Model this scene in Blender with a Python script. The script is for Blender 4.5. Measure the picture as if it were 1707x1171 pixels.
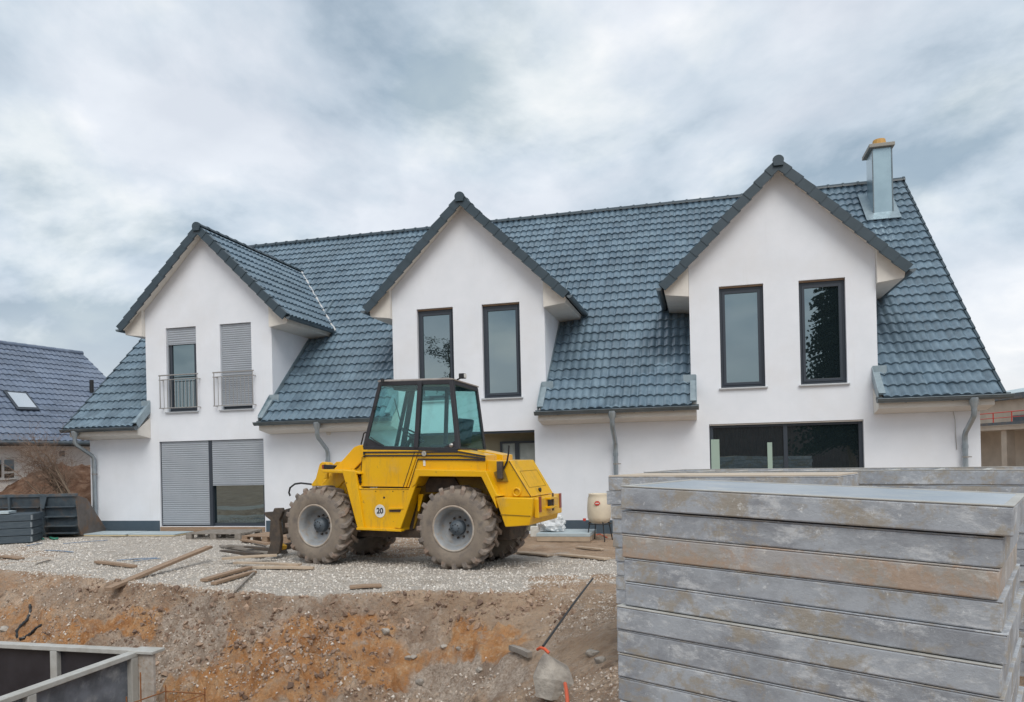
import bpy, bmesh, math, random
import numpy as np
from mathutils import Vector, Matrix, noise as mnoise
R_ = math.radians
random.seed(7); rng = np.random.default_rng(7)
scn = bpy.context.scene
for o in list(bpy.data.objects): bpy.data.objects.remove(o)

# ------------------------------------------------------------------ camera
CX, CY, CZ, YAW, PIT, ROL, FF, PX, PY = 5.095, -16.141, 2.293, .249, .003, -.023, 1246.6, 853.5, 757.5
F = np.array([-math.sin(YAW)*math.cos(PIT), math.cos(YAW)*math.cos(PIT), math.sin(PIT)])
Rv = np.array([math.cos(YAW), math.sin(YAW), 0.]); Uv = np.cross(Rv, F)
Rv, Uv = Rv*math.cos(ROL)+Uv*math.sin(ROL), -Rv*math.sin(ROL)+Uv*math.cos(ROL)
CC = np.array([CX, CY, CZ])
cam_d = bpy.data.cameras.new('camera'); cam = bpy.data.objects.new('camera', cam_d)
scn.collection.objects.link(cam); scn.camera = cam
cam.matrix_world = Matrix(((Rv[0], Uv[0], -F[0], CX), (Rv[1], Uv[1], -F[1], CY), (Rv[2], Uv[2], -F[2], CZ), (0, 0, 0, 1)))
cam_d.sensor_width = 36; cam_d.lens = FF/1707*36; cam_d.shift_y = (PY-585.5)/1707; cam_d.clip_end = 3000; cam_d.clip_start = .1

# ------------------------------------------------------------------ sky and sun
SUN_EL, SUN_AZ = R_(50), R_(24)          # azimuth measured from -Y (behind the camera) towards +X
sd = Vector((math.sin(SUN_AZ)*math.cos(SUN_EL), -math.cos(SUN_AZ)*math.cos(SUN_EL), math.sin(SUN_EL)))
world = bpy.data.worlds.new('World'); scn.world = world; world.use_nodes = True
nt = world.node_tree; N = nt.nodes; Lk = nt.links; N.clear()
def nd(t, **k):
    n = N.new(t)
    for a, b in k.items(): setattr(n, a, b)
    return n
sky = nd('ShaderNodeTexSky', sky_type='NISHITA', sun_disc=False, sun_elevation=SUN_EL, sun_rotation=math.atan2(sd.x, sd.y))
tc = nd('ShaderNodeTexCoord'); sep = nd('ShaderNodeSeparateXYZ'); Lk.new(tc.outputs['Generated'], sep.inputs[0])
zz = nd('ShaderNodeMath', operation='ADD'); zz.inputs[1].default_value = .42; Lk.new(sep.outputs['Z'], zz.inputs[0])
zc = nd('ShaderNodeMath', operation='MAXIMUM'); zc.inputs[1].default_value = .08; Lk.new(zz.outputs[0], zc.inputs[0])
dx = nd('ShaderNodeMath', operation='DIVIDE'); dy = nd('ShaderNodeMath', operation='DIVIDE')
for q, s in ((dx, 'X'), (dy, 'Y')): Lk.new(sep.outputs[s], q.inputs[0]); Lk.new(zc.outputs[0], q.inputs[1])
cmb = nd('ShaderNodeCombineXYZ'); Lk.new(dx.outputs[0], cmb.inputs[0]); Lk.new(dy.outputs[0], cmb.inputs[1])
mp = nd('ShaderNodeMapping'); mp.inputs['Location'].default_value = (3.1, 1.4, 0); mp.inputs['Rotation'].default_value = (0, 0, .5); mp.inputs['Scale'].default_value = (1.0, 1.0, 1)
Lk.new(cmb.outputs[0], mp.inputs[0])
n1 = nd('ShaderNodeTexNoise'); n1.inputs['Scale'].default_value = 1.75; n1.inputs['Detail'].default_value = 8; n1.inputs['Roughness'].default_value = .56; n1.inputs['Distortion'].default_value = .25
n2 = nd('ShaderNodeTexNoise'); n2.inputs['Scale'].default_value = 3.0; n2.inputs['Detail'].default_value = 6; n2.inputs['Roughness'].default_value = .52; n2.inputs['Distortion'].default_value = .2
Lk.new(mp.outputs[0], n1.inputs['Vector']); Lk.new(mp.outputs[0], n2.inputs['Vector'])
r1 = nd('ShaderNodeValToRGB'); e = r1.color_ramp.elements
e[0].position = .38; e[0].color = (.29, .365, .43, 1); e[1].position = .58; e[1].color = (.67, .695, .73, 1)
q = r1.color_ramp.elements.new(.47); q.color = (.50, .56, .615, 1)
r2 = nd('ShaderNodeValToRGB'); e = r2.color_ramp.elements
e[0].position = .36; e[0].color = (.84, .86, .89, 1); e[1].position = .66; e[1].color = (1.26, 1.2, 1.12, 1)
q = r2.color_ramp.elements.new(.52); q.color = (.98, .99, 1, 1)
Lk.new(n1.outputs[0], r1.inputs[0]); Lk.new(n2.outputs[0], r2.inputs[0])
mul = nd('ShaderNodeMixRGB', blend_type='MULTIPLY'); mul.inputs[0].default_value = 1
Lk.new(r1.outputs[0], mul.inputs[1]); Lk.new(r2.outputs[0], mul.inputs[2])
# warm pale band near the horizon (low cloud gap)
hz = nd('ShaderNodeMapRange'); hz.inputs[1].default_value = .02; hz.inputs[2].default_value = .22; hz.inputs[3].default_value = .5; hz.inputs[4].default_value = 0
Lk.new(sep.outputs['Z'], hz.inputs[0])
mh = nd('ShaderNodeMixRGB'); Lk.new(hz.outputs[0], mh.inputs[0]); Lk.new(mul.outputs[0], mh.inputs[1]); mh.inputs[2].default_value = (.74, .705, .69, 1)
sc10 = nd('ShaderNodeVectorMath', operation='SCALE'); sc10.inputs['Scale'].default_value = 10.2; Lk.new(mh.outputs[0], sc10.inputs[0])
mx = nd('ShaderNodeMixRGB'); mx.inputs[0].default_value = .9; Lk.new(sky.outputs[0], mx.inputs[1]); Lk.new(sc10.outputs[0], mx.inputs[2])
bg = nd('ShaderNodeBackground'); bg.inputs[1].default_value = .1; Lk.new(mx.outputs[0], bg.inputs[0])
wo = nd('ShaderNodeOutputWorld'); Lk.new(bg.outputs[0], wo.inputs[0])
sl = bpy.data.lights.new('sun', 'SUN'); so = bpy.data.objects.new('sun', sl); scn.collection.objects.link(so)
sl.energy = 1.45; sl.angle = R_(34); sl.color = (1, .955, .88)
so.rotation_euler = sd.to_track_quat('Z', 'Y').to_euler()
scn.view_settings.view_transform = 'Standard'; scn.view_settings.look = 'None'; scn.view_settings.exposure = 0.42

# ------------------------------------------------------------------ helpers
def ray(x, y): return F+Rv*((x-PX)/FF)+Uv*((PY-y)/FF)
def onplane(x, y, p0, n):
    r = ray(x, y); n = np.array(n, float); return CC+r*(((np.array(p0)-CC)@n)/(r@n))
def atY(x, y, Y): return onplane(x, y, (0, Y, 0), (0, 1, 0))
def atZ(x, y, Z): return onplane(x, y, (0, 0, Z), (0, 0, 1))
def ld(l, d, z=0):                     # ground coordinates: lateral and depth as seen from the standpoint
    c, s = math.cos(YAW), math.sin(YAW)
    return Vector((CX+c*l-s*d, CY+s*l+c*d, z))
def proj(P):
    d = P-CC; w = d@F
    return PX+FF*(d@Rv)/w, PY-FF*(d@Uv)/w, w
_h = rng.random((64, 64, 64)).astype(np.float32)
def vnoise(x, y, z=0.):
    x = np.asarray(x, float); y = np.asarray(y, float); z = np.zeros_like(x)+z
    i, j, k = np.floor(x).astype(int), np.floor(y).astype(int), np.floor(z).astype(int)
    a, b, c = x-i, y-j, z-k
    a, b, c = a*a*(3-2*a), b*b*(3-2*b), c*c*(3-2*c); r = 0
    for u in (0, 1):
        for v in (0, 1):
            for w in (0, 1):
                r = r+_h[(i+u) % 64, (j+v) % 64, (k+w) % 64]*(a if u else 1-a)*(b if v else 1-b)*(c if w else 1-c)
    return r*2-1
def fbm(x, y, o=4, z=0., g=.5):
    s = 0; a = 1; t = 0
    for q in range(o): s = s+a*vnoise(x*2**q+q*7.3, y*2**q+q*3.1, z+q); t += a; a *= g
    return s/t
def sst(a, b, x): t = np.clip((x-a)/(b-a), 0, 1); return t*t*(3-2*t)

def tag(o, label=None, cat=None, group=None, kind=None, category=None):
    cat = cat or category
    if label: o['label'] = label
    if cat: o['category'] = cat
    if group: o['group'] = group
    if kind: o['kind'] = kind
    return o
def empty(name, loc=(0, 0, 0), rz=0, **k):
    o = bpy.data.objects.new(name, None); scn.collection.objects.link(o); o.location = loc; o.rotation_euler = (0, 0, rz)
    o.empty_display_size = .2
    return tag(o, **k)
class MB:
    def __init__(s): s.v = []; s.f = []; s.sm = []
    def add(s, vs, fs, smooth=False):
        b = len(s.v); s.v += [tuple(map(float, p)) for p in vs]; s.f += [tuple(b+i for i in f) for f in fs]; s.sm += [smooth]*len(fs); return s
    def box(s, a, b):
        (x0, y0, z0), (x1, y1, z1) = a, b
        return s.add([(x0, y0, z0), (x1, y0, z0), (x1, y1, z0), (x0, y1, z0), (x0, y0, z1), (x1, y0, z1), (x1, y1, z1), (x0, y1, z1)],
                     [(0, 3, 2, 1), (4, 5, 6, 7), (0, 1, 5, 4), (1, 2, 6, 5), (2, 3, 7, 6), (3, 0, 4, 7)])
    def prism(s, pts, ext, cap=True):
        pts = [Vector(p) for p in pts]; ext = Vector(ext); n = len(pts)
        fs = [(i, (i+1) % n, n+(i+1) % n, n+i) for i in range(n)]
        if cap: fs += [tuple(range(n-1, -1, -1)), tuple(range(n, 2*n))]
        return s.add(pts+[p+ext for p in pts], fs)
    def loft(s, A, B, cap=True):
        n = len(A); fs = [(i, (i+1) % n, n+(i+1) % n, n+i) for i in range(n)]
        if cap: fs += [tuple(range(n-1, -1, -1)), tuple(range(n, 2*n))]
        return s.add(list(A)+list(B), fs)
    def quad(s, *p): return s.add(p, [tuple(range(len(p)))])
    def tube(s, path, r, n=8, cap=True, smooth=True):
        path = [Vector(p) for p in path]; m = len(path); rr = r if hasattr(r, '__len__') else [r]*m
        t0 = (path[1]-path[0]).normalized(); up = Vector((0, 0, 1)) if abs(t0.z) < .9 else Vector((1, 0, 0))
        a = t0.cross(up).normalized(); vs = []
        for i, p in enumerate(path):
            t = ((path[min(i+1, m-1)]-p).normalized()+(p-path[max(i-1, 0)]).normalized())
            t = t.normalized() if t.length > 1e-6 else t0
            a = (a-t*a.dot(t)).normalized(); b = t.cross(a)
            vs += [p+(a*math.cos(2*math.pi*k/n)+b*math.sin(2*math.pi*k/n))*rr[i] for k in range(n)]
        fs = [(i*n+k, i*n+(k+1) % n, (i+1)*n+(k+1) % n, (i+1)*n+k) for i in range(m-1) for k in range(n)]
        s.add(vs, fs, smooth)
        if cap: s.add(vs[:n], [tuple(range(n-1, -1, -1))]); s.add(vs[-n:], [tuple(range(n))])
        return s
    def bar(s, p, q, w, h, up=(0, 0, 1)):
        p, q = Vector(p), Vector(q); t = (q-p).normalized(); up = Vector(up)
        if abs(t.dot(up)) > .98: up = Vector((0, 1, 0))
        a = t.cross(up).normalized(); b = a.cross(t)
        A = [p+a*x*w/2+b*y*h/2 for x, y in ((-1, -1), (1, -1), (1, 1), (-1, 1))]
        return s.prism(A, q-p)
    def lathe(s, prof, c, axis='y', n=40, smooth=True):
        c = Vector(c); vs = []
        for r, h in prof:
            for k in range(n):
                a = 2*math.pi*k/n; u, v = r*math.cos(a), r*math.sin(a)
                vs.append(c+(Vector((u, h, v)) if axis == 'y' else Vector((u, v, h)) if axis == 'z' else Vector((h, u, v))))
        m = len(prof)
        return s.add(vs, [(i*n+k, i*n+(k+1) % n, (i+1)*n+(k+1) % n, (i+1)*n+k) for i in range(m-1) for k in range(n)], smooth)
    def build(s, name, mat, parent=None, bevel=0, **k):
        me = bpy.data.meshes.new(name); me.from_pydata(s.v, [], s.f); me.update()
        me.polygons.foreach_set('use_smooth', s.sm)
        o = bpy.data.objects.new(name, me); scn.collection.objects.link(o); me.materials.append(mat)
        if parent is not None: o.parent = parent
        bm = bmesh.new(); bm.from_mesh(me); bmesh.ops.recalc_face_normals(bm, faces=bm.faces); bm.to_mesh(me); bm.free()
        if bevel:
            b = o.modifiers.new('bevel', 'BEVEL'); b.width = bevel; b.segments = 2; b.limit_method = 'ANGLE'; b.angle_limit = R_(40)
        return tag(o, **k)
def np_mesh(name, V, Fq, mat, parent=None, smooth=False, **k):
    me = bpy.data.meshes.new(name); V = np.asarray(V, np.float32); Fq = np.asarray(Fq, np.int32); n, m = Fq.shape
    me.vertices.add(len(V)); me.vertices.foreach_set('co', V.ravel())
    me.loops.add(n*m); me.loops.foreach_set('vertex_index', Fq.ravel())
    me.polygons.add(n); me.polygons.foreach_set('loop_start', np.arange(0, n*m, m)); me.polygons.foreach_set('loop_total', np.full(n, m))
    me.polygons.foreach_set('use_smooth', np.broadcast_to(np.asarray(smooth), (n,)).copy()); me.update(calc_edges=True); me.validate()
    me.materials.append(mat); o = bpy.data.objects.new(name, me); scn.collection.objects.link(o)
    if parent is not None: o.parent = parent
    return tag(o, **k)
def children(o): return [c for c in bpy.data.objects if c.parent == o]
def copy_tree(o, parent=None):
    c = o.copy(); scn.collection.objects.link(c); c.parent = parent
    for ch in children(o): copy_tree(ch, c)
    return c

# ------------------------------------------------------------------ materials
def mat(name, c1, c2=None, scale=4, rough=.6, bump=0, bscale=60, metal=0, spec=.5, c3=None, scale3=20, w3=.5, stretch=(1, 1, 1), rnd=0, lo=.35, hi=.65, bdist=.01, coat=0):
    m = bpy.data.materials.new(name); m.use_nodes = True; t = m.node_tree; n = t.nodes; l = t.links
    b = n['Principled BSDF']; b.inputs['Roughness'].default_value = rough; b.inputs['Metallic'].default_value = metal
    b.inputs['Specular IOR Level'].default_value = spec; b.inputs['Coat Weight'].default_value = coat
    b.inputs['Base Color'].default_value = (*c1, 1)
    tcn = n.new('ShaderNodeTexCoord'); mpn = n.new('ShaderNodeMapping'); l.new(tcn.outputs['Object'], mpn.inputs[0]); mpn.inputs['Scale'].default_value = stretch
    src = mpn.outputs[0]
    if rnd:
        oi = n.new('ShaderNodeObjectInfo'); mm = n.new('ShaderNodeVectorMath'); mm.operation = 'MULTIPLY_ADD'
        l.new(oi.outputs['Random'], mm.inputs[0]); mm.inputs[1].default_value = (37, 91, 53); l.new(src, mm.inputs[2]); src = mm.outputs[0]
    col = None
    def nz(sc, det=6, rg=.6):
        a = n.new('ShaderNodeTexNoise'); a.inputs['Scale'].default_value = sc; a.inputs['Detail'].default_value = det; a.inputs['Roughness'].default_value = rg; l.new(src, a.inputs['Vector']); return a
    def ramp(a, lo, hi, ca, cb):
        r = n.new('ShaderNodeValToRGB'); r.color_ramp.elements[0].position = lo; r.color_ramp.elements[1].position = hi
        r.color_ramp.elements[0].color = ca; r.color_ramp.elements[1].color = cb; l.new(a.outputs[0], r.inputs[0]); return r
    if c2 is not None:
        r = ramp(nz(scale), lo, hi, (*c1, 1), (*c2, 1)); col = r.outputs[0]
    if c3 is not None:
        r = ramp(nz(scale3), .5, .5+.3*(1-w3)+.02, (0, 0, 0, 1), (1, 1, 1, 1)); x = n.new('ShaderNodeMixRGB'); l.new(r.outputs[0], x.inputs[0])
        if col: l.new(col, x.inputs[1])
        else: x.inputs[1].default_value = (*c1, 1)
        x.inputs[2].default_value = (*c3, 1); col = x.outputs[0]
    if col is not None: l.new(col, b.inputs['Base Color'])
    if bump:
        bp = n.new('ShaderNodeBump'); bp.inputs['Strength'].default_value = bump; bp.inputs['Distance'].default_value = bdist; l.new(nz(bscale).outputs[0], bp.inputs['Height']); l.new(bp.outputs[0], b.inputs['Normal'])
    return m
M = dict(
 plaster=mat('plaster', (.79, .815, .865), (.74, .77, .82), 1.6, .9, .35, 160, spec=.2, bdist=.005, c3=(.71, .715, .735), scale3=.45, w3=.2),
 plinth=mat('plinth', (.055, .085, .115), (.07, .1, .13), 3, .7, .1, 80),
 soffit=mat('soffit', (.72, .69, .64), (.66, .63, .58), 5, .6),
 tile=mat('tile', (.108, .162, .212), (.150, .214, .265), 2.2, .30, .15, 90, c3=(.088, .135, .178), scale3=6, w3=.4, spec=.62),
 tile2=mat('tile_neighbour', (.12, .155, .22), (.15, .185, .25), 1.0, .4, spec=.5),
 verge=mat('verge_tile', (.028, .048, .062), (.038, .06, .078), 3, .42, .1, 60),
 deck=mat('roof_underlay', (.05, .05, .05), rough=.9),
 zinc=mat('zinc', (.40, .45, .48), (.30, .35, .39), 5, .38, .05, 30, metal=.75),
 gutter=mat('gutter_zinc', (.16, .19, .21), (.11, .135, .15), 4, .45, metal=.6),
 lead=mat('flashing_zinc', (.36, .44, .48), (.27, .34, .38), 6, .4, metal=.55),
 mortar=mat('mortar', (.65, .66, .66), (.45, .46, .47), 30, .8),
 frame=mat('anthracite_frame', (.035, .045, .06), rough=.42),
 shutter=mat('shutter_grey', (.36, .39, .43), (.33, .36, .40), 2, .5),
 sill=mat('sill_metal', (.5, .52, .54), rough=.4, metal=.3),
 steel=mat('stainless', (.45, .43, .41), rough=.3, metal=.9),
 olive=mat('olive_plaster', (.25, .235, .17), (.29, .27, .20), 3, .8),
 yellow=mat('yellow_paint', (.78, .44, .003), (.72, .385, .003), 2.2, .36, .08, 14, c3=(.52, .27, .01), scale3=9, w3=.05, coat=.2, bdist=.006),
 ydark=mat('dark_yellow', (.16, .10, .012), (.30, .18, .01), 4, .6),  # darker mottled yellow for arch lining, seams and bolts
 black=mat('black_rubber', (.015, .015, .017), rough=.5),
 cabf=mat('cab_frame', (.022, .022, .028), (.03, .03, .036), 6, .45),
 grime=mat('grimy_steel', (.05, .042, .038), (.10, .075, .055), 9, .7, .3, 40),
 tyre=mat('dusty_tyre', (.20, .165, .135), (.27, .225, .18), 4, .9, .4, 50, c3=(.13, .115, .105), scale3=7, w3=.25),
 tread=mat('tread_rubber', (.13, .115, .105), (.27, .225, .19), 7, .85, .4, 50, c3=(.34, .22, .155), scale3=4, w3=.1),
 rim=mat('rim_grey', (.32, .34, .36), (.24, .25, .26), 6, .5, c3=(.30, .25, .2), scale3=10, w3=.2),
 rimring=mat('rim_ring', (.46, .42, .37), (.33, .26, .20), 7, .6),
 hub=mat('hub_blue', (.075, .10, .125), (.11, .13, .15), 20, .5),
 white=mat('white_sign', (.75, .75, .72), (.6, .6, .57), 12, .6),
 roofcab=mat('cab_roof', (.38, .35, .33), (.25, .22, .2), 8, .7),
 red=mat('red_lens', (.28, .05, .03), rough=.3),
 fw=mat('formwork_face', (.17, .19, .22), (.43, .455, .485), 3.4, .62, .4, 22, c3=(.27, .235, .18), scale3=3.2, w3=.35, stretch=(1.1, 1.1, 3.4), rnd=1, bdist=.006, lo=.30, hi=.70),
 fwbrown=mat('formwork_stained', (.40, .34, .28), (.30, .295, .30), 2.2, .65, .3, 18, c3=(.36, .25, .17), scale3=3.5, w3=.3, stretch=(1.3, 1.3, 4), bdist=.006),
 fwtop=mat('formwork_plywood', (.33, .38, .43), (.40, .44, .48), 2, .38, .05, 20, rnd=1, c3=(.48, .5, .5), scale3=5, w3=.2),
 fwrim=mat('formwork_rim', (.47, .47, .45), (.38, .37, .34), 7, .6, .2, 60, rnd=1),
 fwtan=mat('formwork_bare_wood', (.56, .47, .37), (.48, .41, .33), 5, .7, .1, 30),
 fwdark=mat('formwork_dark_ply', (.022, .02, .025), (.035, .033, .04), 4, .35),
 fwmid=mat('formwork_worn_ply', (.065, .075, .09), (.18, .20, .235), 3.2, .5, .2, 30, c3=(.3, .31, .32), scale3=9, w3=.1),
 rust=mat('rusty_steel', (.20, .08, .03), (.30, .13, .05), 20, .85),
 wood=mat('weathered_wood', (.36, .25, .17), (.26, .18, .125), 6, .8, .3, 40, stretch=(1, 8, 8), rnd=1),
 woodpale=mat('pale_wood', (.5, .4, .3), (.40, .31, .23), 6, .8, .2, 40, rnd=1),
 woodgrey=mat('grey_wood', (.30, .27, .24), (.20, .175, .15), 8, .85, .3, 40, rnd=1),
 bucket=mat('bucket_steel', (.05, .07, .088), (.085, .11, .13), 4, .5, .2, 20, c3=(.18, .12, .08), scale3=3.5, w3=.05),
 bucketrust=mat('bucket_cheek', (.14, .12, .11), (.10, .085, .075), 5, .6, c3=(.18, .10, .055), scale3=4, w3=.3),
 slate=mat('dark_boards', (.045, .065, .085), (.075, .1, .12), 4, .6, .3, 40, stretch=(1, 1, 6)),
 insul=mat('insulation_board', (.38, .46, .50), (.45, .52, .55), 6, .7),
 insuledge=mat('insulation_edge', (.62, .52, .33), rough=.8),
 bluestrip=mat('blue_plastic', (.13, .21, .34), (.2, .27, .36), 8, .5),
 cream=mat('cream_plaster', (.88, .85, .80), (.84, .80, .75), 2, .9),
 concrete=mat('concrete', (.54, .47, .39), (.45, .39, .32), 2, .9, .2, 30),
 tub=mat('tub_plastic', (.72, .64, .50), (.64, .56, .44), 5, .5),
 redpl=mat('red_paint', (.55, .05, .035), rough=.5),
 hose=mat('orange_hose', (.68, .11, .04), rough=.45),
 bark=mat('bark', (.16, .115, .085), (.24, .18, .13), 12, .9),
 twig=mat('twig', (.20, .135, .10), (.27, .19, .14), 8, .9),
 needle=mat('needles', (.016, .03, .018), (.03, .05, .028), 3, .8),
 shed=mat('shed_cladding', (.12, .08, .075), (.16, .11, .10), 2, .7),
 stone=mat('stone', (.44, .40, .35), (.24, .215, .19), 7, .9, 1.0, 22, rnd=1, bdist=.02),
 clod=mat('clod', (.22, .15, .105), (.30, .21, .15), 5, .95, .3, 30, rnd=1),
 garage=mat('garage_white', (.6, .62, .64), rough=.6),
 plasticwrap=mat('plastic_wrap', (.55, .58, .60), (.68, .7, .72), 20, .25, .4, 20),
 blackpipe=mat('black_pipe', (.02, .025, .03), rough=.4),
 green=mat('green_mesh', (.03, .22, .15), rough=.6),
 orangecap=mat('ochre_cap', (.50, .28, .07), rough=.6),
 paleglass=mat('painted_bright_glass', (.42, .46, .45), (.2, .24, .24), 2, .2),  # hall panes: daylight seen through them is put into the colour
 denim=mat('work_trousers', (.5, .5, .58), (.4, .4, .5), 9, .8),
)
for key, stp in (('tile', (.344, .2498, 20.)), ('tile2', (.6, .6, .235))):
    t = M[key].node_tree; n = t.nodes; l = t.links; b = n['Principled BSDF']; src = b.inputs['Base Color'].links[0].from_socket
    tcn = n.new('ShaderNodeTexCoord'); sn = n.new('ShaderNodeVectorMath'); sn.operation = 'SNAP'; l.new(tcn.outputs['Object'], sn.inputs[0]); sn.inputs[1].default_value = stp
    wn_ = n.new('ShaderNodeTexWhiteNoise'); l.new(sn.outputs[0], wn_.inputs[0]); mr = n.new('ShaderNodeMapRange'); mr.inputs[3].default_value = .82; mr.inputs[4].default_value = 1.16; l.new(wn_.outputs[0], mr.inputs[0])
    sc_ = n.new('ShaderNodeVectorMath'); sc_.operation = 'SCALE'; l.new(src, sc_.inputs[0]); l.new(mr.outputs[0], sc_.inputs['Scale']); l.new(sc_.outputs[0], b.inputs['Base Color'])
def formwork_mat(name, base, dark, light, stain, stainamt):
    m = bpy.data.materials.new(name); m.use_nodes = True; t = m.node_tree; n = t.nodes; l = t.links; b = n['Principled BSDF']; b.inputs['Roughness'].default_value = .6
    tcn = n.new('ShaderNodeTexCoord'); oi = n.new('ShaderNodeObjectInfo'); mm = n.new('ShaderNodeVectorMath'); mm.operation = 'MULTIPLY_ADD'; l.new(oi.outputs['Random'], mm.inputs[0]); mm.inputs[1].default_value = (37, 91, 53); l.new(tcn.outputs['Object'], mm.inputs[2])
    def nz(sc, st, det, rg, dis=0):
        mpn = n.new('ShaderNodeMapping'); l.new(mm.outputs[0], mpn.inputs[0]); mpn.inputs['Scale'].default_value = st
        a = n.new('ShaderNodeTexNoise'); a.inputs['Scale'].default_value = sc; a.inputs['Detail'].default_value = det; a.inputs['Roughness'].default_value = rg; a.inputs['Distortion'].default_value = dis; l.new(mpn.outputs[0], a.inputs['Vector']); return a.outputs[0]
    def rp_(src, p0, p1, v=1):
        r = n.new('ShaderNodeValToRGB'); r.color_ramp.elements[0].position = p0; r.color_ramp.elements[1].position = p1; r.color_ramp.elements[1].color = (v, v, v, 1); l.new(src, r.inputs[0]); return r.outputs[0]
    cur = (*base, 1)
    def layer(f, c_):
        nonlocal cur
        x = n.new('ShaderNodeMixRGB'); l.new(f, x.inputs[0]); x.inputs[2].default_value = (*c_, 1)
        if isinstance(cur, tuple): x.inputs[1].default_value = cur
        else: l.new(cur, x.inputs[1])
        cur = x.outputs[0]
    layer(rp_(nz(2.6, (1, 1, 1.4), 12, .74, .15), .44, .60, .9), dark)
    layer(rp_(nz(6, (.8, .8, 1.8), 12, .8, .25), .52, .62, .85), light)
    layer(rp_(nz(9, (1.2, 1.2, .35), 8, .7, .1), .60, .70, .45), light)
    layer(rp_(nz(3.6, (1.2, 1.2, 1.3), 12, .78, .3), .62-stainamt, .70-stainamt, .75), stain)
    layer(rp_(nz(16, (1, 1, 1), 8, .8, .2), .60, .66, .7), (light[0]*1.3, light[1]*1.3, light[2]*1.28))
    layer(rp_(nz(17, (1, 1, 1.5), 8, .8), .62, .70, .6), (dark[0]*.6, dark[1]*.6, dark[2]*.6))
    l.new(cur, b.inputs['Base Color'])
    bp = n.new('ShaderNodeBump'); bp.inputs['Strength'].default_value = .5; bp.inputs['Distance'].default_value = .006; l.new(nz(34, (1, 1, 1.5), 8, .75), bp.inputs['Height']); l.new(bp.outputs[0], b.inputs['Normal'])
    return m
M['fw'] = formwork_mat('formwork_face_weathered', (.42, .45, .49), (.27, .285, .315), (.62, .64, .66), (.35, .30, .23), .12)
M['fwbrown'] = formwork_mat('formwork_face_stained', (.42, .41, .41), (.37, .33, .28), (.60, .58, .55), (.44, .31, .22), .13)
def plaster_marks():
    m = M['plaster']; t = m.node_tree; n = t.nodes; l = t.links; b = n['Principled BSDF']; src = b.inputs['Base Color'].links[0].from_socket; tcn = n.new('ShaderNodeTexCoord')
    for sc, st, p0, p1, v, c_ in ((3.2, (1, 1, .12), .60, .80, .30, (.56, .55, .54)), (9, (1, 1, 1), .66, .74, .22, (.60, .585, .56)), (70, (1, 1, 1), .60, .75, .35, (.62, .63, .65))):
        mpn = n.new('ShaderNodeMapping'); mpn.inputs['Scale'].default_value = st; l.new(tcn.outputs['Object'], mpn.inputs[0]); a = n.new('ShaderNodeTexNoise'); a.inputs['Scale'].default_value = sc; a.inputs['Detail'].default_value = 8; a.inputs['Roughness'].default_value = .65; l.new(mpn.outputs[0], a.inputs['Vector'])
        r = n.new('ShaderNodeValToRGB'); r.color_ramp.elements[0].position = p0; r.color_ramp.elements[1].position = p1; r.color_ramp.elements[1].color = (v, v, v, 1); l.new(a.outputs[0], r.inputs[0])
        x = n.new('ShaderNodeMixRGB'); l.new(r.outputs[0], x.inputs[0]); l.new(src, x.inputs[1]); x.inputs[2].default_value = (*c_, 1); src = x.outputs[0]
    l.new(src, b.inputs['Base Color'])
plaster_marks()
def paint_mat():
    m = mat('loader_paint', (.80, .45, .002), (.74, .39, .002), 1.3, .34, .06, 14, coat=.25, bdist=.005); t = m.node_tree; n = t.nodes; l = t.links; b = n['Principled BSDF']
    src = b.inputs['Base Color'].links[0].from_socket; tcn = n.new('ShaderNodeTexCoord')
    for sc, st, p0, p1, v, c_ in ((6, (1, 1, .25), .54, .70, .6, (.40, .25, .05)), (13, (1, 1, 1), .635, .665, .55, (.20, .12, .04)), (2.4, (1, 1, 1), .56, .76, .35, (.55, .40, .18)), (60, (1, 1, .4), .66, .70, .7, (.16, .10, .05))):
        mpn = n.new('ShaderNodeMapping'); mpn.inputs['Scale'].default_value = st; l.new(tcn.outputs['Object'], mpn.inputs[0]); a = n.new('ShaderNodeTexNoise'); a.inputs['Scale'].default_value = sc; a.inputs['Detail'].default_value = 8; a.inputs['Roughness'].default_value = .7; l.new(mpn.outputs[0], a.inputs['Vector'])
        r = n.new('ShaderNodeValToRGB'); r.color_ramp.elements[0].position = p0; r.color_ramp.elements[1].position = p1; r.color_ramp.elements[1].color = (v, v, v, 1); l.new(a.outputs[0], r.inputs[0])
        x = n.new('ShaderNodeMixRGB'); l.new(r.outputs[0], x.inputs[0]); l.new(src, x.inputs[1]); x.inputs[2].default_value = (*c_, 1); src = x.outputs[0]
    l.new(src, b.inputs['Base Color']); return m
M['yellow'] = paint_mat()
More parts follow.
